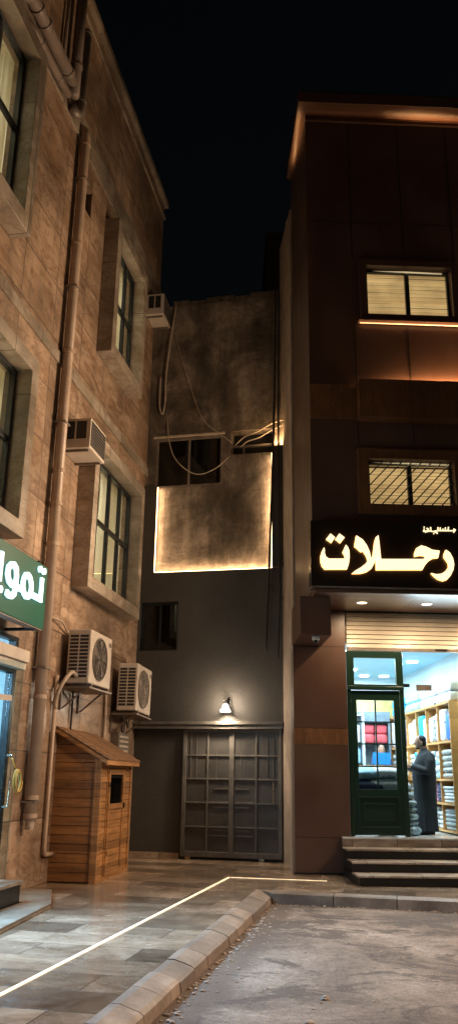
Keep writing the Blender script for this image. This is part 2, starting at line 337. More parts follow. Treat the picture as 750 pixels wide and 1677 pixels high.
class MB:
    """collects geometry in (u, out, z) of a frame; stored as local x, -out, z"""
    def __init__(s, org=(0, 0, 0)):
        s.bm = bmesh.new(); s.o = Vector(org)
    def c(s, u, o, z): return Vector((u - s.o[0], -(o - s.o[1]), z - s.o[2]))
    def poly(s, pts):
        vs_ = [s.bm.verts.new(s.c(*p)) for p in pts]
        return s.bm.faces.new(vs_)
    def box(s, u0, u1, o0, o1, z0, z1):
        v = [s.bm.verts.new(s.c(u, o, z)) for z in (z0, z1) for o in (o0, o1) for u in (u0, u1)]
        for q in ((0, 1, 3, 2), (4, 6, 7, 5), (0, 4, 5, 1), (2, 3, 7, 6), (0, 2, 6, 4), (1, 5, 7, 3)):
            s.bm.faces.new([v[i] for i in q])
        return s
    def hexa(s, p):
        """8 points: bottom 4 in a loop then top 4"""
        v = [s.bm.verts.new(s.c(*q)) for q in p]
        for q in ((0, 1, 2, 3), (7, 6, 5, 4), (0, 4, 5, 1), (1, 5, 6, 2), (2, 6, 7, 3), (3, 7, 4, 0)):
            s.bm.faces.new([v[i] for i in q])
        return s
    def prism_uz(s, pts, o0, o1):
        a = [s.bm.verts.new(s.c(u, o0, z)) for u, z in pts]; b = [s.bm.verts.new(s.c(u, o1, z)) for u, z in pts]
        n = len(pts)
        s.bm.faces.new(a); s.bm.faces.new(list(reversed(b)))
        for i in range(n): s.bm.faces.new([a[i], b[i], b[(i + 1) % n], a[(i + 1) % n]])
        return s
    def prism_uo(s, pts, z0, z1):
        a = [s.bm.verts.new(s.c(u, o, z0)) for u, o in pts]; b = [s.bm.verts.new(s.c(u, o, z1)) for u, o in pts]
        n = len(pts)
        s.bm.faces.new(a); s.bm.faces.new(list(reversed(b)))
        for i in range(n): s.bm.faces.new([a[i], b[i], b[(i + 1) % n], a[(i + 1) % n]])
        return s
    def loft(s, rings, cap=True):
        vr = [[s.bm.verts.new(p) for p in r] for r in rings]
        n = len(vr[0])
        for a, b in zip(vr, vr[1:]):
            for i in range(n): s.bm.faces.new([a[i], a[(i + 1) % n], b[(i + 1) % n], b[i]])
        if cap:
            s.bm.faces.new(list(reversed(vr[0]))); s.bm.faces.new(vr[-1])
        return s
    def tube(s, pts, r, seg=10, cap=True, flat=1.0):
        P = [s.c(*p) for p in pts]; rs = r if isinstance(r, (list, tuple)) else [r] * len(P)
        rings = []; prev = None
        for i, p in enumerate(P):
            d = ((P[min(i + 1, len(P) - 1)] - P[i]).normalized() + (P[i] - P[max(i - 1, 0)]).normalized())
            if d.length < 1e-6: d = Vector((0, 0, 1))
            d.normalize()
            ref = prev if prev is not None else (Vector((0, 0, 1)) if abs(d.z) < .9 else Vector((1, 0, 0)))
            x = (ref - d * ref.dot(d)).normalized(); prev = x; y = d.cross(x)
            rings.append([p + x * math.cos(t) * rs[i] + y * math.sin(t) * rs[i] * flat for t in [2 * math.pi * k / seg for k in range(seg)]])
        return s.loft(rings, cap)
    def ell(s, c, r, seg=12, rings=8, rot=None):
        C = s.c(*c); rr = []
        for j in range(1, rings):
            ph = math.pi * j / rings
            row = []
            for k in range(seg):
                t = 2 * math.pi * k / seg
                q = Vector((r[0] * math.sin(ph) * math.cos(t), r[1] * math.sin(ph) * math.sin(t), -r[2] * math.cos(ph)))
                if rot: q = rot @ q
                row.append(C + q)
            rr.append(row)
        return s.loft(rr)
    def lathe(s, c, prof, seg=20, axis='z', cap=True):
        """prof: (radius, height) pairs round an axis through c"""
        C = s.c(*c); rr = []
        for r, h in prof:
            row = []
            for k in range(seg):
                t = 2 * math.pi * k / seg
                q = Vector((r * math.cos(t), r * math.sin(t), h))
                if axis == 'o': q = Vector((r * math.cos(t), -h, r * math.sin(t)))
                if axis == 'u': q = Vector((h, r * math.cos(t), r * math.sin(t)))
                row.append(C + q)
            rr.append(row)
        return s.loft(rr, cap)
    def wall(s, u0, u1, z0, z1, ob, of, holes):
        """slab with rectangular openings; only real outer faces"""
        us = sorted({u0, u1, *[h[0] for h in holes], *[h[1] for h in holes]}); us = [u for u in us if u0 <= u <= u1]
        zs = sorted({z0, z1, *[h[2] for h in holes], *[h[3] for h in holes]}); zs = [z for z in zs if z0 <= z <= z1]
        def solid(i, j):
            if i < 0 or j < 0 or i >= len(us) - 1 or j >= len(zs) - 1: return False
            cu, cz = (us[i] + us[i + 1]) / 2, (zs[j] + zs[j + 1]) / 2
            return not any(h[0] < cu < h[1] and h[2] < cz < h[3] for h in holes)
        for i in range(len(us) - 1):
            for j in range(len(zs) - 1):
                if not solid(i, j): continue
                a, b, c_, d = us[i], us[i + 1], zs[j], zs[j + 1]
                s.poly([(a, of, c_), (b, of, c_), (b, of, d), (a, of, d)])
                s.poly([(a, ob, c_), (a, ob, d), (b, ob, d), (b, ob, c_)])
                if not solid(i - 1, j): s.poly([(a, ob, c_), (a, of, c_), (a, of, d), (a, ob, d)])
                if not solid(i + 1, j): s.poly([(b, of, c_), (b, ob, c_), (b, ob, d), (b, of, d)])
                if not solid(i, j - 1): s.poly([(a, ob, c_), (b, ob, c_), (b, of, c_), (a, of, c_)])
                if not solid(i, j + 1): s.poly([(a, of, d), (b, of, d), (b, ob, d), (a, ob, d)])
        bmesh.ops.remove_doubles(s.bm, verts=s.bm.verts, dist=1e-5)
        return s
    def obj(s, name, mat, parent=None, bevel=0, smooth=False, remesh=0, subsurf=0):
        bmesh.ops.recalc_face_normals(s.bm, faces=s.bm.faces)
        me = bpy.data.meshes.new(name); s.bm.to_mesh(me); s.bm.free()
        for mt in (mat if isinstance(mat, (list, tuple)) else [mat]): me.materials.append(mt)
        if smooth:
            for p in me.polygons: p.use_smooth = True
        o = bpy.data.objects.new(name, me); COL.objects.link(o)
        if parent is not None: o.parent = parent
        if bevel:
            b = o.modifiers.new('bevel', 'BEVEL'); b.width = bevel; b.segments = 2; b.limit_method = 'ANGLE'
        if remesh:
            r = o.modifiers.new('remesh', 'REMESH'); r.mode = 'VOXEL'; r.voxel_size = remesh; r.use_smooth_shade = True
            sm = o.modifiers.new('smooth', 'SMOOTH'); sm.iterations = 4; sm.factor = .5
        if subsurf:
            q = o.modifiers.new('sub', 'SUBSURF'); q.levels = q.render_levels = subsurf
        return o

class Thing:
    """an Empty at the base of the thing; parts are added in frame coordinates"""
    def __init__(s, name, label, cat, fr, u, o, z, group=None):
        s.e = bpy.data.objects.new(name, None); COL.objects.link(s.e); s.e.empty_display_size = .1
        s.e.location = fr.w(u, o, z); s.e.rotation_euler = (0, 0, fr.a)
        s.e['label'] = label; s.e['category'] = cat
        if group: s.e['group'] = group
        s.org = (u, o, z); s.fr = fr
    def mb(s): return MB(s.org)
def single(name, label, cat, fr, org, fn, mat, group=None, kind=None, **kw):
    mb = MB(org); fn(mb); o = mb.obj(name, mat, **kw); o.location = fr.w(*org); o.rotation_euler = (0, 0, fr.a)
    if label: o['label'] = label; o['category'] = cat
    if group: o['group'] = group
    if kind: o['kind'] = kind
    return o
# ------------------------------------------------------------------ the ground
RZ = -.14
single('road', None, None, WORLD, (0, 0, 0), lambda b: b.box(-45, 45, -60, 40, RZ - .3, RZ), M['road'], kind='structure')
# outer kerb line: (-2.83,-5) -> (.68,12.62) -> (9, 10.7)
oa = Vector((-2.83, -5.0, 0)); ob_ = Vector((.68, 12.62, 0)); oc = Vector((9.0, 10.72, 0))
d1 = (ob_ - oa).normalized(); n1 = Vector((-d1.y, d1.x, 0)); d2 = (oc - ob_).normalized(); n2 = Vector((-d2.y, d2.x, 0))
def meet(off1, off2):
    p1 = oa + n1 * off1; p2 = ob_ + n2 * off2
    # p1 + t d1 = p2 + s d2
    det = d1.x * -d2.y + d2.x * d1.y; r = p2 - p1
    t = (r.x * -d2.y + d2.x * r.y) / det
    return p1 + d1 * t
W1, W2 = .27, .26
ci = meet(W1, W2)
pa = oa + n1 * W1; pc = oc + n2 * W2
def pave(b):
    pts = [(pa.x, pa.y), (ci.x, ci.y), (pc.x, pc.y), (9, 19), (-6, 19), (-6, -5)]
    b.prism_uo([(x, -y) for x, y in pts], RZ - .1, 0.0)
single('pavement', None, None, WORLD, (0, 0, 0), pave, M['floor'], kind='structure')
def kerbs(b):
    L1 = (ob_ - oa).length; n = int(L1 / .50)
    prof1 = [(W1 - .002, RZ - .1), (W1 - .002, .002), (W1 - .07, .002), (.055, -.040), (.02, -.062), (-.01, RZ - .1)]
    for i in range(n):
        s0 = L1 * i / n + .005; s1 = L1 * (i + 1) / n - (.005 if i < n - 1 else .0)
        jz = random.uniform(-.003, .003); jx = random.uniform(-.004, .004)
        rings = []
        for sgn, sv in ((0, s0), (1, s1)):
            row = []
            for off, z in prof1:
                p = oa + d1 * sv + n1 * (off + jx)
                if sgn and i == n - 1: p = meet(off, off if off > .06 else 0.0)
                row.append(Vector((p.x, p.y, z + jz)))
            rings.append(row)
        b.loft(rings)
    L2 = (oc - ob_).length; n = int(L2 / .78)
    prof2 = [(W2 - .002, RZ - .1), (W2 - .002, .002), (.03, .001), (0.0, -.012), (-.006, RZ - .1)]
    for i in range(n):
        s0 = L2 * i / n + .006; s1 = L2 * (i + 1) / n - .006
        jz = random.uniform(-.003, .003)
        rings = []
        for sgn, sv in ((0, s0), (1, s1)):
            row = []
            for off, z in prof2:
                p = ob_ + d2 * sv + n2 * off
                if not sgn and i == 0: p = meet(off if off > .06 else .0, off) + d2 * .012
                row.append(Vector((p.x, p.y, z + jz)))
            rings.append(row)
        b.loft(rings)
single('kerb', None, None, WORLD, (0, 0, 0), kerbs, M['kerb'], kind='structure')
# grit swept against the kerb
def grit(b):
    for i in range(420):
        if random.random() < .75:
            s_ = random.uniform(8.5, 17.5); p = oa + d1 * s_ - n1 * (abs(random.gauss(0, .09)) + .02)
        else:
            p = ob_ + d2 * random.uniform(0, 3.0) - n2 * (abs(random.gauss(0, .06)) + .02)
        r = random.choice((.006, .008, .012, .018))
        b.ell((p.x, -p.y, RZ + r * .3), (r * random.uniform(.8, 1.6), r, r * .6), 6, 4)
    for i in range(260):
        r = random.choice((.004, .006, .010))
        x, y = random.uniform(-.4, 4), random.uniform(6, 12.5)
        if (Vector((x, y, 0)) - oa).dot(n1) > -.05: continue
        b.ell((x, -y, RZ + r * .3), (r * 1.4, r, r * .6), 6, 4)
single('gravel', 'loose pale grit and stone chips scattered over the road and along the kerb', 'gravel', WORLD, (0, 0, RZ), grit, M['stonegrit'], kind='stuff')
# stones lying on the road
def rock(x, y, r, label):
    def f(b):
        b.ell((x, -y, RZ + r * .35), (r, r * .8, r * .5), 8, 6)
        for v in b.bm.verts: v.co *= 1; v.co += Vector((random.uniform(-1, 1), random.uniform(-1, 1), random.uniform(-.5, .5))) * r * .16
    single('stone', label, 'stone', WORLD, (x, -y, RZ), f, M['stonegrit'])
rock(.82, 7.45, .035, 'small pale stone on the road, farther from the camera of the two')
rock(.62, 6.72, .045, 'larger pale stone on the road at the bottom edge of the view')

# light line let into the paving
la, lb, lc = Vector((-1.617, 6.82, 0)), Vector((.088, 14.36, 0)), Vector((1.616, 14.07, 0))
la = la - (lb - la).normalized() * 9
def ledline(p, q, w=.019):
    def f(b):
        d = (q - p).normalized(); n = Vector((-d.y, d.x, 0)) * w
        b.prism_uo([((p + n).x, -(p + n).y), ((q + n).x, -(q + n).y), ((q - n).x, -(q - n).y), ((p - n).x, -(p - n).y)], -.02, .005)
    return f
single('floor_light_strip', 'long glowing light strip set in the paving beside the left kerb', 'light strip', WORLD, (0, 0, 0), ledline(la, lb), M['led_floor'], group='light strips set in the paving')
d_ = (lc - lb).normalized()
single('floor_light_strip', 'short glowing light strip crossing the paving in front of the grey gate', 'light strip', WORLD, (0, 0, 0), ledline(lb + d_ * .03, lc, .016), M['led_floor'], group='light strips set in the paving')

# ------------------------------------------------------------------ left building
LB = Thing('stone_building', 'tall beige marble clad building with deep framed windows along the left of the alley', 'building', LEFT, 0, 0, 0)
H = 15.62
#           outer surround (u0,u1,z0,z1), border, mullion columns
LW = [((-5.9, -3.0, 8.86, 12.1), .26, 3), ((-5.0, -2.28, 4.57, 7.22), .22, 3), ((.78, 2.9, 9.1, 12.05), .22, 3), ((.36, 3.48, 4.5, 7.28), .22, 4)]
holes = [(a + bd, b_ - bd, c + bd, d - bd) for (a, b_, c, d), bd, n in LW]
SHOP = (-6.5, -1.52, .30, 3.35)
b = LB.mb(); b.wall(-9, 5.0, 0, H, -.12, 0, holes + [SHOP, (-.32, -.02, 11.45, 12.0)]); b.obj('wall', M['stone'], LB.e)
b = LB.mb(); b.box(4.7, 5.0, -7, -.122, 0, H); b.box(-9, 5.0, -7, -.122, H - .35, H - .1); b.obj('end_wall', M['stone'], LB.e)
b = LB.mb(); b.box(-9, 5.10, -.34, .10, H - .03, H + .13); b.box(-9, 5.06, .002, .05, H - .42, H - .34); b.obj('cornice', M['stone_trim'], LB.e, bevel=.01)
b = LB.mb(); b.box(-9, 5.01, .002, .035, 12.55, 13.1); b.box(-9, 5.01, .002, .030, 7.95, 8.15); b.obj('string_course', M['stone_trim'], LB.e)
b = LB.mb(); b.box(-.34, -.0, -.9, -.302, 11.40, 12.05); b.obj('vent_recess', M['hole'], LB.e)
for (a, b1, c, d), bd, ncol in LW:
    w = LB.mb()
    w.wall(a, b1, c, d, .002, .30, [(a + bd, b1 - bd, c + bd, d - bd)])
    wo = w.obj('window', M['stone_trim'], LB.e, bevel=.008)
    A, B_, C_, D_ = a + bd, b1 - bd, c + bd, d - bd
    f = LB.mb(); ft = .06
    f.wall(A, B_, C_, D_, -.02, .07, [(A + ft, B_ - ft, C_ + ft, D_ - ft)])
    zt = C_ + (D_ - C_) * .52
    f.box(A + ft, B_ - ft, -.005, .062, zt - .04, zt + .04)
    for k in range(1, ncol):
        u = A + (B_ - A) * k / ncol
        f.box(u - .035, u + .035, -.006, .066, C_ + ft, zt - .04); f.box(u - .035, u + .035, -.006, .066, zt + .04, D_ - ft)
    f.obj('frame', M['frame'], wo, bevel=.006)
    g = LB.mb(); g.box(A + ft, B_ - ft, .020, .026, C_ + ft, D_ - ft); g.obj('pane', M['glass'], wo)
    # the lit room behind
    r = LB.mb()
    u0, u1, z0, z1, dp = A - .6, B_ + .6, C_ - .7, D_ + .35, -2.6
    u1 = min(u1, 4.6)
    r.poly([(u0, dp, z0), (u1, dp, z0), (u1, dp, z1), (u0, dp, z1)]); r.poly([(u0, dp, z0), (u0, -.125, z0), (u0, -.125, z1), (u0, dp, z1)])
    r.poly([(u1, dp, z0), (u1, -.125, z0), (u1, -.125, z1), (u1, dp, z1)]); r.poly([(u0, dp, z1), (u1, dp, z1), (u1, -.125, z1), (u0, -.125, z1)])
    r.poly([(u0, dp, z0), (u1, dp, z0), (u1, -.125, z0), (u0, -.125, z0)])
    r.obj('room', M['cream'], LB.e)
    cu = LB.mb()
    n = 26; ubeg = A + (B_ - A) * .62; pts = []
    for k in range(n + 1):
        uu = ubeg + (B_ + .25 - ubeg) * k / n; pts.append((uu, -.26 + .035 * math.sin(k * 1.9)))
    for k in range(n):
        (ua, oa_), (ub, ob2) = pts[k], pts[k + 1]
        cu.poly([(ua, oa_, C_ - .2), (ub, ob2, C_ - .2), (ub, ob2, D_ + .2), (ua, oa_, D_ + .2)])
    cu.obj('curtain', M['curtain'], wo, smooth=True)
    tb = LB.mb(); tb.tube([((u0 + u1) / 2 - .5, -1.6, z1 - .12), ((u0 + u1) / 2 + .5, -1.6, z1 - .12)], .03, 8); tb.obj('ceiling_tube', M['tube'], LB.e)
    light('room_lamp', 'AREA', LEFT.w((u0 + u1) / 2, -1.4, z1 - .18), 95, (1, .90, .74), 1.0, (0, 0, -1))
# shop window of the left building
sf = LB.mb(); a, b1, c, d = SHOP
sf.wall(a, b1, c, d, -.08, .03, [(a + .08, b1 - .10, c + .06, 2.85), (a + .08, b1 - .10, 2.95, d - .06)])
swo = sf.obj('shop_window', M['frame'], LB.e, bevel=.006)
g = LB.mb(); g.box(a + .08, b1 - .10, -.03, -.022, c + .06, d - .06); g.obj('pane', M['glass_cool'], swo)
sh = LB.mb(); sh.box(a, b1 + .02, .032, .20, 3.0, 3.16); sh.box(a, b1 + .01, .032, .16, 2.90, 2.998); sh.obj('shutter_box', M['acwhite'], LB.e, bevel=.01)
r = LB.mb(); u0, u1, z0, z1, dp = a - .2, b1 + .15, .19, 3.5, -3.2
r.poly([(u0, dp, z0), (u1, dp, z0), (u1, dp, z1), (u0, dp, z1)]); r.poly([(u0, dp, z0), (u0, -.125, z0), (u0, -.125, z1), (u0, dp, z1)])
r.poly([(u1, dp, z0), (u1, -.125, z0), (u1, -.125, z1), (u1, dp, z1)]); r.poly([(u0, dp, z1), (u1, dp, z1), (u1, -.125, z1), (u0, -.125, z1)]); r.poly([(u0, dp, z0), (u1, dp, z0), (u1, -.125, z0), (u0, -.125, z0)])
r.obj('room', M['shopwhite'], LB.e)
for uu in (-5.2, -3.4):
    t_ = LB.mb(); t_.lathe((uu, -1.2, 3.46), [(.001, 0), (.16, 0), (.16, .03), (.001, .03)], 18); t_.obj('ceiling_disc', M['disc'], LB.e)
light('left_shop_lamp', 'AREA', LEFT.w(-4.2, -.9, 3.35), 500, (.50, .76, 1.0), 1.4, (1.0, .05, -1.05), size_y=2.5)
st = LB.mb(); st.box(-6.6, -2.0, .002, .55, 0.0, .25); st.obj('step', M['granite'], LB.e, bevel=.006)
st = LB.mb(); st.box(-6.62, -1.97, .002, .58, .252, .29); st.obj('step_tread', M['stone_trim'], LB.e, bevel=.006)
st = LB.mb(); st.box(-6.7, -.75, .002 , .62, 0.0, .055) if False else st.hexa([(-1.98, .003, .0), (-.80, .003, .0), (-.80, .50, .0), (-1.98, .95, .0), (-1.98, .003, .05), (-.80, .003, .05), (-.80, .50, .05), (-1.98, .95, .05)]); st.hexa([(-6.6, .585, 0), (-1.985, .585, 0), (-1.985, .95, 0), (-6.6, 1.35, 0), (-6.6, .585, .05), (-1.985, .585, .05), (-1.985, .95, .05), (-6.6, 1.35, .05)]); st.obj('low_step', M['stone_trim'], LB.e, bevel=.006)

light('left_shop_spill', 'AREA', LEFT.w(-3.2, -.12, 2.5), 230, (.42, .68, 1.0), 1.8, (1.0, -.45, -.95), size_y=.5, spread=105)
# open glass door of the left shop with a loop of rope on its handle
GD = Thing('glass_door', 'frameless glass door standing open at the shop under the green sign', 'glass door', LEFT, -3.0, .05, .3)
b = GD.mb(); b.hexa([(-3.0, .05, .32), (-2.14, .40, .32), (-2.14, .412, .32), (-3.0, .062, .32), (-3.0, .05, 2.92), (-2.14, .40, 2.92), (-2.14, .412, 2.92), (-3.0, .062, 2.92)]); b.obj('pane', M['glass_cool'], GD.e)
b = GD.mb()
for z in (.32, 2.42): b.hexa([(-3.0, .044, z), (-2.30, .328, z), (-2.30, .350, z), (-3.0, .068, z), (-3.0, .044, z + .07), (-2.30, .328, z + .07), (-2.30, .350, z + .07), (-3.0, .068, z + .07)])
b.obj('rail', M['acwhite'], GD.e)
b = GD.mb(); b.tube([(-2.32, .36, 1.15), (-2.32, .43, 1.15), (-2.32, .43, 1.75), (-2.32, .36, 1.75)], .014, 8); b.obj('handle', M['chrome'], GD.e, smooth=True)
def ropef(b):
    pts = []
    for k in range(44):
        t = k / 43 * 2 * math.pi * 3; rr = 1 + .12 * math.sin(t * .37)
        pts.append((-2.20 + .09 * math.cos(t) * rr, .46 + .006 * k / 6, 1.45 + .13 * math.sin(t) * rr))
    b.tube(pts, .010, 6)
    b.tube([(-2.2, .45, 1.58), (-2.3, .44, 1.68), (-2.33, .435, 1.72)], .009, 6)
single('rope', 'yellow rope looped over the handle of the open glass door', 'rope', LEFT, (-2.2, .45, 1.3), ropef, M['rope'], smooth=True)

# green lit sign
GS = Thing('shop_sign', 'green illuminated box sign with cool white Arabic letters on the left building', 'sign', LEFT, -3.4, 0, 3.4)
b = GS.mb(); b.box(-6.4, -1.71, .30, .45, 3.42, 4.30); b.obj('sign_box', M['signgreen'], GS.e, bevel=.012)
for u in (-1.95, -4.6):
    for z in (4.302, 3.378):
        b = GS.mb(); b.box(u - .02, u + .02, .002, .42, z, z + .04); b.obj('bracket', M['black'], GS.e)
b = GS.mb(); b.box(-6.4, -1.74, .31, .44, 3.405, 3.4195); b.obj('edge_trim', M['galv'], GS.e)
def stroke(b, pts, w, o0, o1, closed=False):
    P = [Vector(p) for p in pts]; n = len(P); L_, R_ = [], []
    for i in range(n):
        if closed: a, c = P[(i - 1) % n], P[(i + 1) % n]
        else: a, c = P[max(i - 1, 0)], P[min(i + 1, n - 1)]
        d1_ = (P[i] - a); d2_ = (c - P[i])
        d1_ = d1_.normalized() if d1_.length > 1e-6 else d2_.normalized(); d2_ = d2_.normalized() if d2_.length > 1e-6 else d1_
        tn = (d1_ + d2_).normalized(); nn = Vector((-tn.y, tn.x)); k = w / max(.6, abs(nn.dot(Vector((-d1_.y, d1_.x)))))
        L_.append(P[i] + nn * k); R_.append(P[i] - nn * k)
    rng = range(n) if closed else range(n - 1)
    va = [[b.bm.verts.new(b.c(q.x, o, q.y)) for q in S] for S in (L_, R_) for o in (o0, o1)]
    for i in rng:
        j = (i + 1) % n
        b.bm.faces.new([va[0][i], va[0][j], va[2][j], va[2][i]]); b.bm.faces.new([va[1][i], va[3][i], va[3][j], va[1][j]])
        b.bm.faces.new([va[0][i], va[1][i], va[1][j], va[0][j]]); b.bm.faces.new([va[2][i], va[2][j], va[3][j], va[3][i]])
    if not closed:
        for i in (0, n - 1): b.bm.faces.new([va[0][i], va[2][i], va[3][i], va[1][i]])
G_t = [(-1.955, 4.1), (-1.955, 3.80), (-2.31, 3.80)]
G_m = [(-2.44, 4.03), (-2.36, 4.01), (-2.305, 3.95), (-2.285, 3.877), (-2.31, 3.80), (-2.37, 3.75), (-2.44, 3.74), (-2.51, 3.77), (-2.555, 3.84), (-2.565, 3.90), (-2.545, 3.965), (-2.50, 4.015)]
G_w = [(-2.80, 3.80), (-2.9, 3.80), (-2.99, 3.829), (-3.04, 3.9), (-3.03, 3.985), (-2.96, 4.04), (-2.88, 4.055), (-2.80, 4.02), (-2.775, 3.93), (-2.775, 3.785), (-2.80, 3.70), (-2.87, 3.655), (-2.95, 3.65), (-3.03, 3.672)]
letters = [('arabic_letter', [(G_t, .038, False)], [(-2.051, 4.2), (-1.915, 4.2)]), ('arabic_letter', [(G_m, .036, True), ([(-2.53, 3.80), (-2.80, 3.80)], .036, False)], []),
           ('arabic_letter', [(G_w, .038, False)], []), ('arabic_letter', [([(-3.257, 4.13), (-3.257, 3.80), (-3.45, 3.80), (-3.45, 4.0)], .038, False)], [(-3.20, 3.67), (-3.33, 3.67)]),
           ('arabic_letter', [([(-3.48, 3.80), (-3.85, 3.80), (-3.85, 4.2)], .038, False)], [])]
for k, (nm, strokes, dots) in enumerate(letters):
    b = GS.mb()
    for q, (pts, w, cl) in enumerate(strokes): stroke(b, pts, w, .455, .490 + .002 * q + .0007 * k, cl)
    for (u, z) in dots:
        b.prism_uz([(u + .045 * math.cos(t * math.pi / 8), z + .045 * math.sin(t * math.pi / 8)) for t in range(16)], .455, .492)
    b.obj('letter', M['letter_cool'], GS.e)
light('green_sign_glow', 'AREA', LEFT.w(-2.7, .56, 3.9), 45, (.60, .93, 1.0), 1.6, tuple(LEFT.n), size_y=.4)

# drain pipes
def pipe(name, label, pts, r, mat, rings=(), fr=LEFT, cat='pipe', group='pipes on the left building', collar=1.16, hollow=True):
    T_ = Thing(name, label, cat, fr, *pts[0], group=group)
    b = T_.mb(); b.tube(pts, r, 16); b.obj('pipe_body', mat, T_.e, smooth=True)
    for p, d in rings:
        c = T_.mb(); p = Vector(p); d = Vector(d).normalized() * (r * .35)
        c.tube([tuple(p - d), tuple(p + d)], r * collar, 16); c.obj('collar', mat, T_.e, smooth=False)
    return T_
T_ = pipe('drain_pipe', 'long cream drain pipe running down the marble wall behind the green sign', [(-.84, .12, .92), (-.84, .12, 12.55), (-.84, .10, 12.68), (-.84, .02, 12.76)], .085, M['pvc'],
     [((-.84, .12, z), (0, 0, 1)) for z in (.98, 1.22, 2.6, 4.9, 5.55, 6.1, 8.2, 10.3, 12.4)])
b = T_.mb(); b.tube([(-.84, .12, .80), (-.84, .12, .93)], .062, 14); b.obj('outlet', M['stonegrit'], T_.e)
for z in (1.15, 3.0, 6.9, 9.4, 11.6):
    b = T_.mb(); b.box(-.95, -.73, .002, .215, z, z + .025); b.obj('bracket', M['galv'], T_.e)
pipe('drain_pipe', 'thin cream pipe with an elbow foot beside the wooden shed', [(-.05, .05, 3.0), (-.05, .05, .50), (-.03, .05, .42), (.05, .05, .40), (.30, .05, .40)], .032, M['pvc'], [((-.05, .05, 1.6), (0, 0, 1)), ((-.05, .05, 2.6), (0, 0, 1))])
pipe('drain_pipe', 'fat grey pipe with a curved elbow running level high on the left wall', [(-3.62, .02, 12.70), (-3.62, .12, 12.74), (-3.50, .16, 12.82), (-3.30, .16, 12.86), (-1.72, .16, 12.95)], .105, M['pvcgrey'], [((-3.25, .16, 12.86), (1, 0, .05)), ((-2.95, .16, 12.88), (1, 0, .05)), ((-1.95, .16, 12.94), (1, 0, .05))])
pipe('drain_pipe', 'thinner grey pipe just under the fat elbow pipe high on the left wall', [(-3.45, .02, 12.38), (-3.42, .12, 12.40), (-3.2, .14, 12.44), (-1.80, .14, 12.60)], .065, M['pvcgrey'], [((-3.0, .14, 12.46), (1, 0, .08)), ((-2.2, .14, 12.56), (1, 0, .08))])
pipe('drain_pipe', 'upright grey pipe beside the level pipes just below the roofline', [(-1.62, .16, 12.75), (-1.62, .16, 15.4)], .095, M['pvcgrey'], [((-1.62, .16, 13.4), (0, 0, 1))])
pipe('drain_pipe', 'dark upright pipe with a capped top nearest the roof edge', [(-1.52, .10, 12.62), (-1.36, .13, 12.60), (-1.28, .16, 12.72), (-1.28, .16, 14.55)], .085, M['galv'], [((-1.28, .16, 14.5), (0, 0, 1)), ((-1.28, .16, 12.95), (0, 0, 1))])
pipe('drain_pipe', 'thin upright pipe left of the upright grey pipes under the roof', [(-1.95, .06, 13.2), (-1.95, .06, 15.4)], .035, M['pvcgrey'], [])

